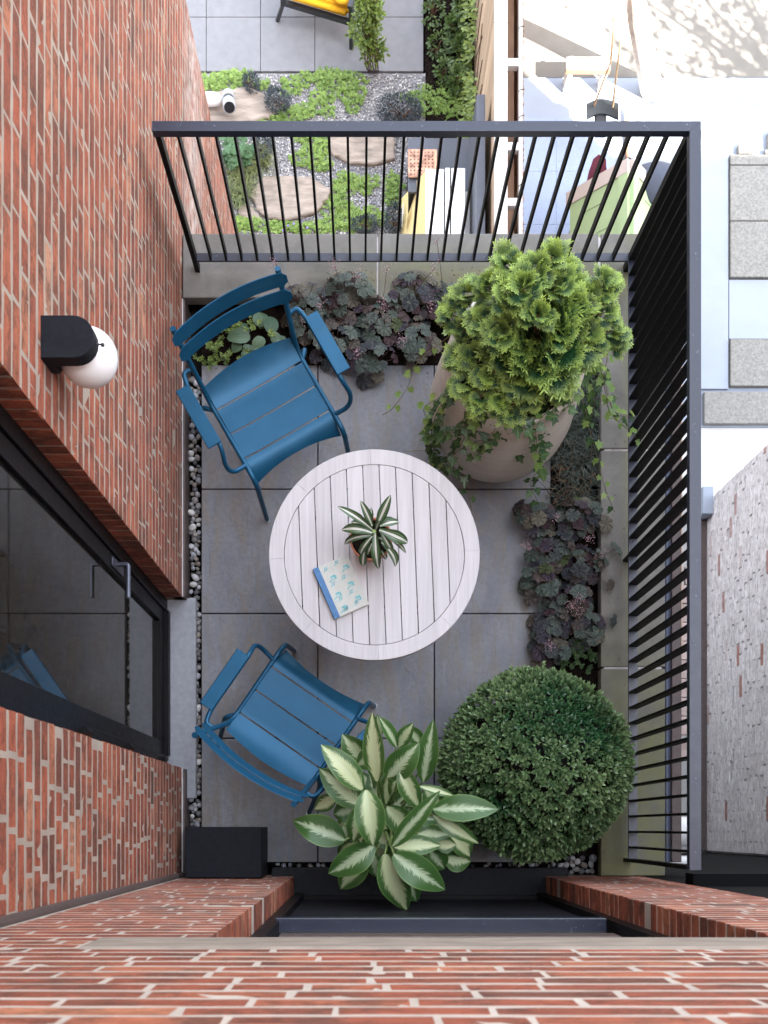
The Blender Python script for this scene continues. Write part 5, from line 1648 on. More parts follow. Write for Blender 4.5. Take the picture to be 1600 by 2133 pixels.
bush('dark_shrub', 'thin dark herb low behind the central railing bars', 760, 465, GZ + .08, (.16, .10, .10), 832, .024, 'darkherb', 'dark dwarf plants', tpl=L4)
# lobed geranium clump
ge = thing('geranium', 'blue green lobed leaf plant at the corner of the brick wall, seen through the bars', 'plant', (Pg(495, 315).x, Pg(495, 315).y, GZ))
MAT['ger_leaf'] = leaf_mat('lobed_leaf', (0.06, 0.14, 0.05), (0.20, 0.33, 0.13), 0.5, 0.12)
gl = heu_template(91); gl2 = heu_template(92)
for me in (gl, gl2): me.materials.append(MAT['ger_leaf'])
for i in range(52):
    a = U(0, 6.3); q = math.sqrt(U(0, 1))
    p = Pg(490 + 36 * q * math.cos(a), 312 + 36 * q * math.sin(a), .34 - .2 * q + U(-.05, .05))
    place('leaf', (gl, gl2)[i % 2], Matrix.Translation(p) @ Euler((U(-.5, .5), U(-.5, .5), U(0, 6.3))).to_matrix().to_4x4() @ Matrix.Scale(U(.035, .065), 4), ge)
# grassy tufts by the wall
MAT['tuft'] = leaf_mat('grass_tuft', (0.05, 0.09, 0.03), (0.26, 0.28, 0.09), 0.5, 0.1)
for (px, py, n, lab) in [(505, 372, 260, 'thin yellowish grass tuft at the foot of the brick wall'), (498, 410, 260, 'straggly grass tuft nearer to the balcony, beside the broad stepping stone'), (540, 340, 200, 'dry looking grass tuft below the lobed green plant')]:
    t = thing('grass_tuft', lab, 'grass', (Pg(px, py).x, Pg(px, py).y, GZ), 'grass tufts by the wall')
    rt = [(Pg(px, py).x + nrg.normal() * .07, Pg(px, py).y + nrg.normal() * .07, GZ) for _ in range(n)]
    blade_mesh(rt, MAT['tuft'], 'blades', t, .08, .2, .004)

# white ornament and grey drum light on the stone
go = thing('ornament', 'smooth white bird shaped garden ornament with an orange tip lying on the stepping stone', 'ornament', (Pg(446, 205).x, Pg(446, 205).y, GZ + .05))
p0, p1 = Pg(418, 206, .14), Pg(465, 208, .14)
ax_ = (p1 - p0).normalized()
pts = [p0 + ax_ * (p1 - p0).length * k / 10 for k in range(11)]
rr = [.035, .058, .068, .071, .072, .071, .069, .066, .060, .046, .012]
MB().tube(pts, rr, 20).build('body', simple('glazed_white', (0.78, 0.77, 0.75), 0.35, var=0.03), go, smooth=True)
MB().tube([Pg(458, 212, .12), Pg(466, 210, .11), Pg(472, 208, .10)], [.030, .026, .010], 12).build('tip', simple('orange_paint', (0.75, 0.22, 0.03), 0.5), go, smooth=True)
dl = thing('spot_light', 'grey drum shaped garden light with a dark round face on the stepping stone', 'light', (Pg(477, 218).x, Pg(477, 218).y, GZ + .05))
d0, d1 = Pg(475, 196, .14), Pg(478, 224, .26)
dv = (d1 - d0)
MAT['drum'] = simple('light_grey_drum', (0.42, 0.43, 0.46), 0.45, var=0.1)
MB().tube([d0, d0 + dv * .05, d0 + dv * .36, d0 + dv * .38], [.055, .066, .066, .058], 24).build('rear_ring', MAT['drum'], dl, smooth=True)
MB().tube([d0 + dv * .37, d0 + dv * .62], .060, 24).build('band', MAT['black'], dl, smooth=True)
MB().tube([d0 + dv * .60, d0 + dv * .62, d0 + dv * .95, d0 + dv * .98], [.060, .070, .070, .062], 24).build('front_ring', MAT['drum'], dl, smooth=True)
MB().tube([d0 + dv * .975, d0 + dv * .99], .058, 24).build('face', MAT['black'], dl, smooth=True)
MB().tube([Pg(476, 206, .01), Pg(476, 206, .10)], .02, 10).build('foot', MAT['black'], dl, smooth=True)

# yellow lounge chair on the patio
yc = thing('lounge_chair', 'black framed lounge chair with a yellow cushion at the top edge', 'chair', (Pg(640, -40).x, Pg(640, -40).y, GZ))
A = Pg(577, 42); ex = Vector((.958, -.287, 0)); ey = Vector((.287, .958, 0))
o_ = P(588, 6, GZ + .38)
Y3 = Matrix(((ex.x, ey.x, 0, o_.x), (ex.y, ey.y, 0, o_.y), (0, 0, 1, GZ), (0, 0, 0, 1)))
def yb(name, mat, *a, b=.0): MB().box(*a, b=b, M=Y3).build(name, MAT[mat], yc)
MAT['yellow'] = simple('yellow_fabric', (0.80, 0.42, 0.012), 0.85, var=0.08, sc=60, bump=0.2)
yb('front_rail', 'black', -.02, .80, 0, .045, .34, .385)
yb('side_rail', 'black', -.02, .025, .045, .82, .34, .385)
yb('side_rail', 'black', .755, .80, .045, .82, .34, .385)
yb('arm', 'black', .752, .803, -.03, .85, .60, .64)
yb('arm', 'black', -.023, .028, -.03, .85, .60, .64)
yb('leg', 'black', .757, .798, -.001, .042, .012, .339)
yb('arm_post', 'black', .757, .798, -.001, .042, .386, .599)
yb('arm_post', 'black', -.018, .023, -.001, .042, .386, .599)
MB().tube([Y3 @ Vector((0.0, .02, .34)), Pg(578, 42, .012)], .024, 8).build('leg', MAT['black'], yc, smooth=True)
cu = bmesh.new(); bmesh.ops.create_cube(cu, size=1)
for v in cu.verts: v.co = Y3 @ Vector((.03 + (v.co.x + .5) * .72, .02 + (v.co.y + .5) * .75, .386 + (v.co.z + .5) * .13))
bmesh.ops.bevel(cu, geom=cu.edges[:], offset=.04, segments=4, affect='EDGES')
me = bpy.data.meshes.new('cushion'); cu.to_mesh(me); cu.free(); link('cushion', me, yc, MAT['yellow'], smooth=True)
MB().ball(Y3 @ Vector((.66, .16, .56)), .13, 16, 10, (1.0, 1.0, .45)).build('pillow', MAT['yellow'], yc, smooth=True)

# climber on the patio edge and planted bed along the fence
cl = thing('climber', 'leafy green climber growing up a slim post at the patio edge', 'climber', (Pg(775, 147).x, Pg(775, 147).y, GZ))
Ms, ti = [], []
for i in range(2000):
    q = U(0, 1) ** .8
    c = P(768 - 4 * q, 118 - 125 * q, GZ + .30 + 1.0 * q); w = .25 * (.55 + .25 * math.sin(q * 17)) * (.55 + .45 * math.sin(q * 3.0 + .3))
    o = rdir(); p = np.array(c) + o * np.array([w, w * .7, w]) * U(.4, 1.0)
    p[0] += .05 * math.sin(q * 11)
    Ms.append(frame(p, o + rdir() * .6, np.array([0, -.3, 1]) + rdir() * .5, U(.028, .058))); ti.append(U(0, .6) + .3 * max(0, o[2]))
link('foliage', scatter_mesh('foliage', LEAF_V, LEAF_T, Ms, ti, LEAF_TIP), cl, MAT['vineleaf'], kind='stuff')
sb = MB()
for i in range(6): sb.tube([Pg(768 + i * 4, 148, 0), Pg(762 + i * 5, 138, .25), P(755 + i * 6, 60, GZ + .8), P(750 + i * 7, -20, GZ + 1.4)], [.009, .008, .006, .004], 5)
sb.build('stems', MAT['stem'], cl, kind='stuff')
MB().box(Pg(776, 0).x - .025, Pg(776, 0).x + .025, Pg(0, 120).y, Pg(0, 120).y + .05, GZ, GZ + 2.2).build('post', MAT['brown_wood'], cl)
soil_sheet('garden_soil', Pg(886, 0).x, 1.27, 7.5, 9.8, GZ + .02)
for i, (px, py, lab, mat_, s) in enumerate([(905, 20, 'dark leafy plant at the back of the planted bed beside the patio corner', 'bedleaf', .07), (945, 55, 'mid green leafy plant in the bed between the patio and the tan fence', 'bedleaf', .08),
        (910, 95, 'small leaved plant at the patio side of the planted bed', 'bedleaf', .06), (960, 105, 'bronze tinted leafy plant at the front of the planted bed', 'bedleaf', .085), (925, 150, 'green leafy plant next to the gravel at the end of the bed', 'bedleaf', .07), (955, 170, 'big leaved plant where the bed meets the ground cover', 'bedleaf', .085), (965, 5, 'bushy plant against the fence at the top of the bed', 'bedleaf', .07)]):
    bush('bed_plant', lab, px, py, GZ + .12, (U(.09, .16), U(.09, .16), U(.1, .2)), 150 + 16 * (px - 900) // 8, s * .72, mat_, 'plants in the bed along the fence', cat='plant')
# vine on the fence face
fv = thing('fence_vine', 'bright green vine climbing the tan fence boards beside the planted bed', 'vine', (1.24, 8.5, GZ))
Ms, ti = [], []
for i in range(1100):
    y = U(7.1, 9.9); z = GZ + U(0.02, 1.0) ** 1.5 * (.45 + .25 * math.sin(y * 5) + (.35 if y > 8.4 else 0))
    p = (1.255 - U(0, .14) * (1.1 - (z - GZ)), y, z)
    Ms.append(frame(p, (-1 + U(-.5, .5), U(-1, 1), U(-.6, .3)), (-.5, 0, 1) + rdir() * .4, U(.04, .07))); ti.append(U(0, .9))
link('foliage', scatter_mesh('foliage', LEAF_V, LEAF_T, Ms, ti, LEAF_TIP), fv, MAT['vineleaf'], kind='stuff')
sb = MB()
for i in range(14):
    y = 7.2 + i * .2; sb.tube([(1.25, y, GZ), (1.262, y + U(-.1, .1), GZ + .4), (1.263, y + U(-.2, .2), GZ + .85)], .005, 5)
sb.build('stems', MAT['stem'], fv, kind='stuff')

# ---- timber fence between the gardens
fe = thing('timber_fence', 'timber fence with a pale flat cap between the two gardens', 'fence', (1.33, 7.5, GZ))
FZ = -4.2
y = 5.2
while y < 10.6:
    MB().box(1.270, 1.292, y + .0025, y + .137, GZ + .02, FZ - .04, .002).build('board', MAT['fence'], fe); y += .14
for (a, b) in ((5.0, 7.62), (7.623, 9.05), (9.053, 10.8)):
    MB().box(1.262, 1.387, a, b, FZ - .038, FZ + U(-.001, .001), .004).build('cap_board', MAT['fence_cap'], fe)
for yy in (5.5, 6.24, 7.15, 8.6, 10.0):
    MB().box(1.293, 1.38, yy, yy + .09, GZ, FZ - .04).build('post', MAT['brown_wood'], fe)
for yy in (5.92, 6.45, 7.25, 8.2, 9.2):
    MB().box(1.388, 1.502, yy, yy + .075, FZ - .12, FZ - .05, .003).build('cross_piece', MAT['fence_cap'], fe)
MB().box(1.503, 1.538, 5.0, 10.8, FZ - .13, FZ - .06, .003).build('outer_rail', MAT['fence_cap'], fe)
for k in range(3): MB().box(1.300, 1.50, 5.0, 10.8, GZ + .3 + k * .55, GZ + .36 + k * .55).build('rail', MAT['brown_wood'], fe)
bw = MB(); y = 5.0
while y < 10.8:
    w = U(.015, .03); bw.tube([(1.552 + U(-.006, .006), y, GZ), (1.552 + U(-.006, .006), y + U(-.01, .01), FZ - .15 + U(-.03, .03))], .011, 5); y += w
bw.build('reed_screen', MAT['brown_wood'], fe, kind='stuff')
wr = MB()
for yy in (5.6, 6.1, 6.75, 7.0, 7.6, 8.1, 8.7):
    wr.tube([(1.50, yy, FZ - .05), (1.52, yy + .02, FZ - .04), (1.56, yy + .05, FZ - .08)], .004, 5)
wr.build('wire_tie', MAT['black'], fe, kind='stuff')

# ---- garden furniture under the railing: grey counter, copper tray, screen, toy house
GC = GZ + .75
ct = thing('garden_counter', 'flat dark grey garden cabinet behind the toy house, below the railing', 'cabinet', (P(920, 350, GC).x, P(920, 350, GC).y, GZ))
x0, x1 = P(850, 0, GC).x, P(988, 0, GC).x; y0, y1 = P(0, 400, GC).y, P(0, 287, GC).y
MAT['slate_blue'] = simple('dark_grey_board', (0.085, 0.092, 0.115), 0.5, var=0.12, sc=6)
MB().box(x0 + .02, x1 - .02, y0 + .02, y1 - .02, GZ, GC - .03).build('body', MAT['box'], ct)
MB().box(x0, x1, y0, y1, GC - .029, GC, .004).build('top', MAT['slate_blue'], ct)
tr_ = thing('copper_grate', 'perforated copper coloured plate standing on the grey cabinet', 'grate', (P(878, 350, GC).x, P(878, 350, GC).y, GC))
gx0, gx1 = P(852, 0, GC).x, P(904, 0, GC).x; gy0, gy1 = P(0, 372, GC).y, P(0, 319, GC).y
b = MB(); nxh, nyh = 7, 7; g = .36
dx_, dy_ = (gx1 - gx0) / nxh, (gy1 - gy0) / nyh
for i in range(nxh + 1): b.box(gx0 + i * dx_ - dx_ * .33, gx0 + i * dx_ + dx_ * .33, gy0, gy1, GC + .03, GC + .045)
for j in range(nyh + 1): b.box(gx0 - dx_ * .25, gx1 + dx_ * .25, gy0 + j * dy_ - dy_ * .33, gy0 + j * dy_ + dy_ * .33, GC + .029, GC + .044)
b.build('plate', simple('copper', (0.46, 0.25, 0.17), 0.4, 0.5, var=0.6, sc=14), tr_, kind='stuff')
MB().box(gx0 + .005, gx1 - .005, gy0 + .005, gy1 - .005, GC + .0005, GC + .012).build('drip_pan', MAT['box'], tr_)
MB().box(gx1 + .002, gx1 + .03, gy0, gy1, GC + .0005, GC + .06, .004).build('edge', simple('copper_edge', (0.70, 0.38, 0.24), 0.5, 0.3), tr_)
SZ = -4.45
sn = thing('metal_screen', 'tall narrow dark grey metal screen standing beside the fence', 'screen', (P(1003, 300, SZ).x, 6.5, GZ))
MB().box(P(993, 0, SZ).x, P(1011, 0, SZ).x, P(0, 520, SZ).y, P(0, 196, SZ).y, GZ, SZ, .004).build('panel', MAT['slate_blue'], sn)
MB().box(P(993, 0, SZ).x + .085, P(993, 0, SZ).x + .115, P(0, 520, SZ).y, P(0, 290, SZ).y, GZ, SZ - .25).build('backing', MAT['box'], sn)
HZ = -4.85
th = thing('toy_house', 'white topped plastic toy house with a yellow side, below the railing', 'playhouse', (P(910, 420, HZ).x, P(910, 420, HZ).y, GZ))
MAT['white_plastic'] = simple('white_plastic', (0.80, 0.79, 0.78), 0.4, var=0.02, bump=0)
MAT['yel_plastic'] = simple('pale_yellow_plastic', (0.80, 0.63, 0.30), 0.45, var=0.04, bump=0)
X0b, X0t, X1t, X1b = Pg(838, 0, .25).x, P(887, 0, HZ).x, P(968, 0, HZ).x, P(968, 0, HZ).x + .02
Ya, Yb, Yc = P(0, 560, HZ).y, P(0, 384, GZ + .25).y, P(0, 355, HZ).y
v = [(X0b, Ya, GZ), (X0b, Yb, GZ), (X0t, Yc, HZ - .001), (X0t, Ya, HZ - .001), (X1b, Ya, GZ), (X1b, Yc, GZ), (X1t, Yc, HZ - .001), (X1t, Ya, HZ - .001)]
MB().add(v, [(0, 1, 2, 3)]).add(v, [(4, 7, 6, 5), (1, 5, 6, 2), (0, 3, 7, 4)]).build('walls', MAT['yel_plastic'], th)
tp_ = MB()
seg = [(X0t - .004, P(925, 0, HZ).x - .003), (P(927, 0, HZ).x, P(938, 0, HZ).x - .004), (P(940, 0, HZ).x, X1t + .004)]
for (a, b_) in seg: tp_ = MB().box(a, b_, Ya, Yc + U(-.004, .012), HZ, HZ + .03, .006).build('roof_panel', MAT['white_plastic'], th)
MB().box(X0t, X1t, Ya + .01, Yc - .01, HZ - .02, HZ - .002).build('roof_backing', MAT['box'], th)
MB().box(X1t + .01, X1t + .075, Ya, P(0, 372, HZ).y, GZ, HZ - .2, .005).build('side_bin', MAT['white_plastic'], th)
MB().box(X0b - .006, X0b - .001, P(0, 475, GZ + .3).y, P(0, 452, GZ + .3).y, GZ + .30, GZ + .55).build('sticker', MAT['white_plastic'], th)

# ================================================================== neighbour's yard
MAT['yard'] = simple('pale_blue_paving', (0.29, 0.33, 0.40), 0.8, var=0.05, sc=3, bump=0.05)
MAT['mat_tile'] = simple('rubber_mat', (0.30, 0.36, 0.49), 0.8, var=0.05, sc=40, bump=0.2)
MAT['path'] = simple('painted_path', (0.29, 0.325, 0.385), 0.8, var=0.05, sc=3, bump=0.03)
MAT['aggregate'] = simple('pebbledash_slab', (0.215, 0.21, 0.195), 0.9, var=0.3, sc=45, bump=0.3)
MAT['whiteyard'] = simple('white_painted_ground', (0.52, 0.51, 0.49), 0.85, var=0.04, sc=4, bump=0.05)
MB().box(1.57, 14, 4.52, 16, GZ - .06, GZ - .01).build('yard_ground', MAT['yard'], kind='structure')
MB().box(1.57, 14, -.3, 4.515, GZ - .06, GZ - .012).build('white_ground', MAT['whiteyard'], kind='structure')
mtw = thing('play_mat', 'pale blue studded rubber play mat squares along the fence in the neighbouring yard', 'mat', (2.0, 6.8, GZ)); mtw['kind'] = 'structure'
st_me = MB().lathe([(.010, 0), (.007, .004)], (0, 0, 0), 6).v, None
for i in range(2):
    for j in range(4):
        x0, y0 = 1.60 + i * .60, 5.6 + j * .60
        MB().box(x0 + .001, x0 + .599, y0 + .001, y0 + .599, GZ - .009, GZ + .008, .002).build('mat_square', MAT['mat_tile'], mtw)
        dots = MB()
        for a in range(14):
            for b_ in range(14):
                cx, cy = x0 + .03 + a * .0415 + (b_ % 2) * .02, y0 + .03 + b_ * .0415
                if cx < x0 + .59: dots.add([(cx + .008 * math.cos(k * 1.047), cy + .008 * math.sin(k * 1.047), GZ + .0085) for k in range(6)] + [(cx, cy, GZ + .0115)], [(k, (k + 1) % 6, 6) for k in range(6)])
        dots.build('studs', MAT['mat_tile'], mtw, kind='stuff')
MB().box(1.57, 14, Pg(0, 160).y, 16, GZ - .0095, GZ - .004).build('sunny_paving', simple('beige_paving', (0.165, 0.153, 0.135), 0.9, var=0.12, sc=5, bump=0.1), kind='structure')
# terrace with aggregate slabs
tz = thing('terrace', 'neighbouring terrace of rough grey slabs divided by a pale blue painted path', 'terrace', (4.3, 6.3, GZ)); tz['kind'] = 'structure'
MB().box(3.80, 4.10 + .03, Pg(0, 812).y, Pg(0, 275).y, GZ - .011, GZ + .03).build('path', MAT['path'], tz)
MB().box(4.14, 6.6, Pg(0, 708).y, Pg(0, 586).y, GZ - .011, GZ + .0295).build('path', MAT['path'], tz)
def agg(a0, b0, a1, b1):
    p, q = Pg(a0, b1), Pg(a1, b0); MB().box(p.x, q.x, p.y, q.y, GZ - .011, GZ + .055 + U(0, .003), .006).build('rough_slab', MAT['aggregate'], tz)
for (a0, a1) in ((1518, 1640), (1641, 1770)):
    agg(a0, 351, a1, 465); agg(a0, 467, a1, 582); agg(a0, 711, a1, 808)
agg(1518, 328, 1640, 349); agg(1464, 820, 1640, 886); agg(1642, 820, 1770, 886); agg(1535, 306, 1565, 326); agg(1590, 318, 1640, 326); agg(1597, 280, 1640, 316)
# playhouse with a green roof
ph = thing('playhouse', 'plastic playhouse with a pale green gabled roof and cream trim in the next yard', 'playhouse', (2.68, 6.3, GZ))
MAT['green_plastic'] = simple('pale_green_plastic', (0.34, 0.44, 0.23), 0.45, var=0.04, sc=8, bump=0)
MAT['cream'] = simple('cream_plastic', (0.50, 0.42, 0.37), 0.45, var=0.03, bump=0)
AX, AY, AZ, EZ, HW = 2.68, 6.62, -4.70, -5.22, .47
Y0r = 5.5
def slope(s, name, ya, yb_, off, th_, mat, x_in=0.0, x_out=1.0):
    d = Vector((s * HW, 0, EZ - AZ)); n = Vector((-(EZ - AZ) * s, 0, HW)).normalized() if s > 0 else Vector((EZ - AZ, 0, HW)).normalized()
    a = Vector((AX, 0, AZ)) + d * x_in; b_ = Vector((AX, 0, AZ)) + d * x_out
    v = []
    for lay in (off, off + th_):
        for (p, y) in ((a, ya), (b_, ya), (b_, yb_), (a, yb_)): v.append((p.x + n.x * lay, y, p.z + n.z * lay))
    MB().add(v, [(3, 2, 1, 0), (4, 5, 6, 7), (0, 1, 5, 4), (1, 2, 6, 5), (2, 3, 7, 6), (3, 0, 4, 7)]).build(name, mat, ph)
for s in (-1, 1):
    slope(s, 'roof', Y0r, AY - .10, 0, .03, MAT['green_plastic'])
    slope(s, 'roof_trim', AY - .0995, AY + .04, -.01, .055, MAT['cream'], 0, 1.06)
    slope(s, 'roof_ridge', Y0r, AY - .101, .031, .012, MAT['green_plastic'], .0, .16)
    for k in range(3): slope(s, 'roof_groove', Y0r + .3 + k * .28, Y0r + .32 + k * .28, .031, .006, MAT['green_plastic'], .35, .75)
MB().prism([(AX - HW + .06, 5.55), (AX + HW - .06, 5.55), (AX + HW - .06, AY - .12), (AX - HW + .06, AY - .12)], GZ, EZ + .02).build('walls', MAT['cream'], ph)
MB().tube([(AX + .26 * math.cos(math.pi * k / 10), 6.02 - .05, GZ + .95 + .26 * math.sin(math.pi * k / 10) * .6) for k in range(11)], .045, 8).build('window_arch', MAT['cream'], ph, smooth=True)
MB().tube([(AX + .03, AY + .02, AZ + .05), (AX + .035, AY - .03, AZ + .09), (AX + .05, AY - .06, AZ + .05)], .012, 8).build('roof_hook', MAT['white_plastic'], ph, smooth=True)
# maroon chair back, covered grill
mc = thing('maroon_chair', 'maroon chair with a rounded back beside the green roofed playhouse', 'chair', (P(1245, 370, -5.1).x, P(1245, 370, -5.1).y, GZ))
MAT['maroon'] = simple('maroon_plastic', (0.11, 0.012, 0.030), 0.5, var=0.1)
c = P(1243, 350, -5.0)
pl = [(-.11, -.34), (.07, -.34), (.11, -.05), (.08, .05), (0, .08), (-.05, .05), (-.075, -.02)]
v = [(c.x + x, c.y + y, c.z + y * .9 - .02) for x, y in pl] + [(c.x + x, c.y + y, c.z + y * .9 + .02) for x, y in pl]
n_ = len(pl)
MB().add(v, [tuple(range(n_ - 1, -1, -1)), tuple(range(n_, 2 * n_))] + [(i, (i + 1) % n_, n_ + (i + 1) % n_, n_ + i) for i in range(n_)]).build('back', MAT['maroon'], mc)
MB().box(c.x - .2, c.x + .2, c.y - .72, c.y - .36, GZ + .40, GZ + .45, .01).build('seat', MAT['maroon'], mc)
for sx_ in (-.18, .18):
    for sy_ in (-.70, -.38): MB().tube([(c.x + sx_, c.y + sy_, GZ), (c.x + sx_, c.y + sy_, GZ + .4)], .016, 8).build('leg', MAT['maroon'], mc, smooth=True)
gr = thing('covered_grill', 'dark grey fabric cover draped over a grill beyond the playhouse roof', 'grill', (P(1362, 380, -5.2).x, P(1362, 380, -5.2).y, GZ))
c = P(1366, 385, -5.0)
cov = bmesh.new(); bmesh.ops.create_icosphere(cov, subdivisions=4, radius=1)
for q in cov.verts:
    a = math.atan2(q.co.y, q.co.x); f_ = 1 + .06 * math.sin(a * 9) * max(0, .6 - q.co.z)
    z = q.co.z
    q.co = Vector((c.x + q.co.x * .30 * f_, c.y + q.co.y * .22 * f_, max(GZ + .03, c.z + (z * .16 if z > 0 else z * 1.0))))
me = bpy.data.meshes.new('cover'); cov.to_mesh(me); cov.free()
link('cover', me, gr, simple('grey_cover_fabric', (0.050, 0.058, 0.085), 0.75, var=0.15, sc=8, bump=0.2), smooth=True)
# swing on ropes, poles, bench
sw = thing('swing', 'black swing seat hanging on two pale ropes in the sunny yard', 'swing', (P(1255, 225, -5.4).x, P(1255, 225, -5.4).y, -5.4))
MAT['rope'] = simple('tan_rope', (0.52, 0.36, 0.20), 0.9, var=0.2)
MAT['black_rubber'] = simple('black_rubber', (0.020, 0.024, 0.028), 0.5, var=0.2)
c = P(1256, 228, -5.4)
seat_pts = [(c.x - .17 + .34 * k / 12, c.y + .10 * math.sin(math.pi * k / 12), c.z - .06 * math.sin(math.pi * k / 12)) for k in range(13)]
b = MB(); v = []
for (x, y, z) in seat_pts: v += [(x, y - .10, z), (x, y + .06, z), (x, y + .06, z - .025), (x, y - .10, z - .025)]
f = []
for k in range(12):
    for j in range(4): f.append((k * 4 + j, k * 4 + (j + 1) % 4, (k + 1) * 4 + (j + 1) % 4, (k + 1) * 4 + j))
b.add(v, f + [(3, 2, 1, 0), (48, 49, 50, 51)]).build('seat', MAT['black_rubber'], sw)
MB().box(c.x - .07, c.x + .06, c.y - .24, c.y + .02, c.z - .10, c.z - .075, .01).build('seat_strap', MAT['black_rubber'], sw)
MB().tube([seat_pts[3], P(1272, 130, -4.9), P(1290, -60, -4.2)], .010, 6).build('rope', MAT['rope'], sw, smooth=True)
MB().tube([seat_pts[10], P(1283, 165, -5.0), P(1312, -60, -4.2)], .010, 6).build('rope', MAT['rope'], sw, smooth=True)
po = thing('pole', 'slim brown metal pole standing behind the playhouse roof in the sunny yard', 'pole', (Pg(1306, 300).x, Pg(1306, 300).y, GZ))
MB().tube([Pg(1306, 345), P(1306, 228, GZ + .05)], .020, 10).build('shaft', MAT['brown_wood'], po, smooth=True)
MB().tube([Pg(1306, 345), Pg(1306, 345, .02)], .08, 14).build('foot', MAT['black'], po, smooth=True)
be = thing('bench', 'low white wooden bench with a brown front edge in the sunny yard', 'bench', (Pg(1226, 140).x, Pg(1226, 140).y, GZ))
pz = GZ + .40
MB().box(P(1180, 0, pz).x, P(1272, 0, pz).x, P(0, 141, pz).y, P(0, 118, pz).y, pz - .03, pz, .005).build('seat', MAT['whiteyard'], be)
MB().box(P(1180, 0, pz).x, P(1272, 0, pz).x, P(0, 146, pz).y, P(0, 141.5, pz).y, pz - .06, pz - .002).build('front_edge', MAT['brown_wood'], be)
for px in (1188, 1262):
    for py in (138, 122): MB().box(P(px, 0, pz).x, P(px, 0, pz).x + .05, P(0, py, pz).y, P(0, py, pz).y + .05, GZ, pz - .031).build('leg', MAT['whiteyard'], be)

# ---- trees of the sunny yard: a pale leaning trunk in view, a crown outside the frame that dapples the ground
def tree(label, base, top, r0, crown, crad, n, leafs, mat):
    t = thing('tree', label, 'tree', tuple(base))
    mid = base.lerp(top, .5) + Vector((U(-.1, .1), U(-.1, .1), 0))
    MB().tube([base, base.lerp(mid, .5), mid, mid.lerp(top, .5), top], [r0, r0 * .92, r0 * .82, r0 * .75, r0 * .6], 12).build('trunk', MAT['palebark'], t, smooth=True)
    lb = MB(); Ms, ti = [], []
    for i in range(26):
        e = crown + Vector(rdir() * np.array(crad) * U(.3, .95))
        lb.tube([top, top.lerp(e, .5) + Vector((0, 0, .2)), e], [r0 * .4, r0 * .25, .015], 6, cap=False)
        for k in range(n // 26):
            p = np.array(e) + nrg.normal(size=3) * np.array([.32, .32, .22])
            Ms.append(frame(p, rdir(), np.array([0, 0, 1]) + rdir() * .7, U(*leafs))); ti.append(U(0, 1))
    lb.build('limbs', MAT['palebark'], t, smooth=True)
    link('crown', scatter_mesh('crown', LEAF4_V, LEAF4_T, Ms, ti, [0, .4, .7, .4]), t, MAT[mat], kind='stuff')
MAT['palebark'] = simple('pale_bark', (0.60, 0.53, 0.45), 0.9, var=0.25, sc=14, bump=0.5)
MAT['treeleaf'] = leaf_mat('tree_leaf', (0.03, 0.08, 0.02), (0.12, 0.22, 0.06), 0.5, 0.25)
tree('pale leaning tree trunk rising from the sunny yard behind the swing', Pg(1358, 190), P(1318, -150, -3.6), .12, P(1620, -1150, -1.6), (1.2, 1.0, .6), 900, (.08, .14), 'treeleaf')
tree('broad leafy tree of the sunny yard to the right of the terrace', Vector((7.4, 5.6, GZ)), Vector((7.2, 6.0, -3.0)), .14, Vector((7.0, 6.3, -2.0)), (1.7, 1.3, .7), 1250, (.08, .17), 'treeleaf')

# ---- neighbour's whitewashed wall
ww = thing('whitewashed_wall', 'worn whitewashed brick wall of the house across the side yard', 'wall', (3.87, 1.6, GZ))
WX = 3.87
core = MB(); core.box(WX + .012, 6.95, FY - .02, 3.65, GZ, 4.5); core.build('mortar', MAT['grey_mortar'], ww)  # unseen height and depth set to block side sky and shape the yard's shade
mb = MB(); r_ = random.Random(77); z = GZ + .02; row = 0
Mb = []
while z < -3.1:
    y = FY
    while y < 3.62:
        L = BR_L * r_.uniform(.97, 1.03) * (.5 if y == FY and row % 2 else 1); y1 = min(y + L, 3.65)
        if y1 - y > .05 and r_.random() > .012:
            v, f = PROTO[r_.randrange(12)]
            M = Matrix.Translation((WX - abs(r_.gauss(0, .0015)), (y + y1) / 2, z + .033)) @ Matrix.Rotation(math.pi / 2, 4, 'Z') @ Matrix.Diagonal(((y1 - y) / BR_L, .25, 1.12, 1))
            mb.add([M @ Vector(p) for p in v], f)
        y = y1 + r_.choice([.003, .004, .004, .020])
    z += .0677; row += 1
mb.build('brickwork', MAT['wash_brick'], ww, kind='stuff')
MB().box(WX - .12, WX - .001, 3.45, 3.75, GZ + .0, GZ + .30, .005).build('wall_foot', MAT['path'], ww)
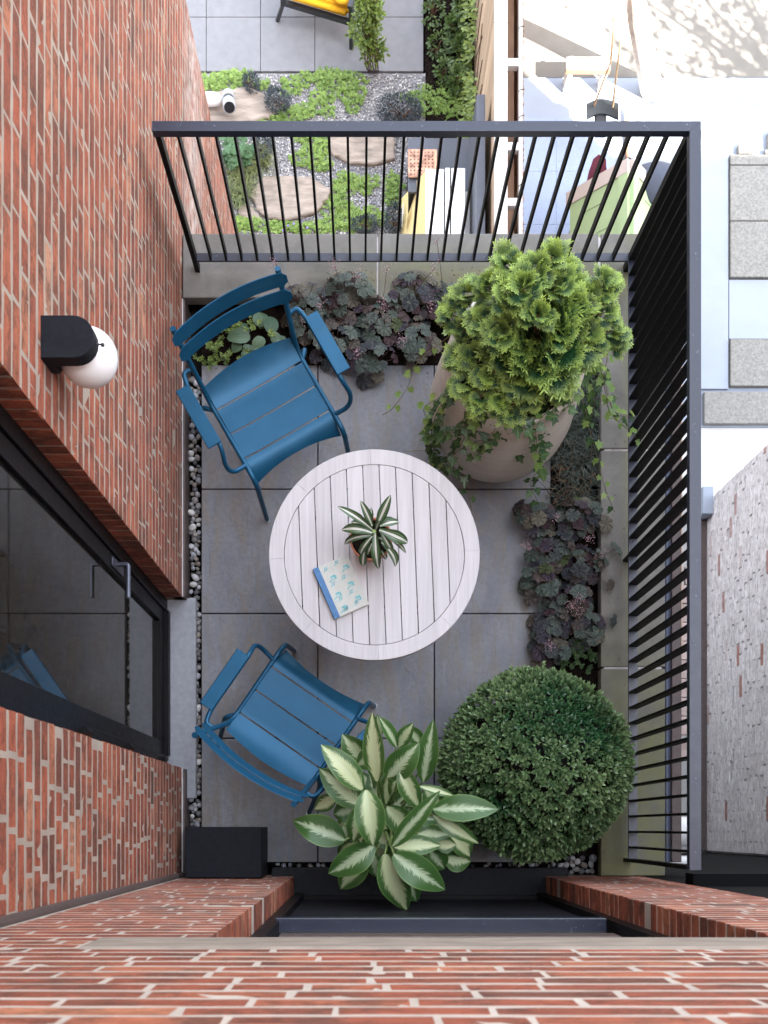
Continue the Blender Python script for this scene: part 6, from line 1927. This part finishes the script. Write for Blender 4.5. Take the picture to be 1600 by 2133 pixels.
MB().box(WX - .14, WX - .006, FY, 3.44, GZ - .01, GZ + .10, .004).build('plinth', MAT['flash'], ww)

# ---- side of the balcony: drain pipe, beam, weathered boards over the side yard
dp = thing('drain_pipe', 'blue black drain pipe running along the outside of the right coping', 'pipe', (1.60, 1.2, .02))
MB().tube([(1.598, -.18, .0), (1.598, .2, .0), (1.598, 1.5, .0), (1.598, 2.9, .0)], .021, 14).build('pipe', simple('blue_black_pipe', (0.030, 0.042, 0.075), 0.35, var=0.15), dp, smooth=True)
cr = MB()
for k in range(7): cr.tube([(1.598, -.09 + k * .012, .0), (1.598, -.084 + k * .012, .0)], .026, 14)
cr.build('corrugated_sleeve', MAT['black'], dp, smooth=True, kind='stuff')
mbm = thing('steel_beam', 'dark brown beam beside the drain pipe outside the balcony', 'beam', (1.655, 1.2, -.05))
MB().box(1.632, 1.685, -.18, 2.95, -.12, -.02, .004).build('beam', MAT['flash'], mbm)
MB().box(1.6855, 1.692, .9, 2.95, -.10, -.03).build('edge_strip', MAT['fence'], mbm)
wb = thing('board_roof', 'weathered pinkish boards over the side yard, seen through the right railing', 'roof', (1.84, 1.2, -.35))
y = .52
while y < 1.62:
    w = .105
    MB().box(1.745 + U(-.004, .004) + max(0, y - 1.15) * .30, 1.878, y, y + w - .004, -.37, -.345 + U(-.004, .004), .003).build('board', MAT['pink_wood'], wb); y += w
MB().box(1.76, 1.878, .40, .50, -.42, -.39).build('board', MAT['pink_wood'], wb)
wp = thing('white_pipe', 'short fat white duct pipe below the railing at the dark corner', 'pipe', (1.86, 0, -.4))
MB().tube([(1.73, -.02, -.45), (1.875, -.02, -.45)], .085, 18).build('duct', MAT['white_plastic'], wp, smooth=True)
MB().tube([(1.735, -.19, -.40), (1.875, -.19, -.40)], .035, 14).build('small_duct', MAT['white_plastic'], wp, smooth=True)
MB().box(1.60, 1.95, -.22, .5, -.9, -.86).box(1.70, 1.90, 1.63, 2.2, -.9, -.86).build('dark_void_sheet', MAT['shade_black'], kind='structure')  # black sheets painted in for the dark void beside the boards
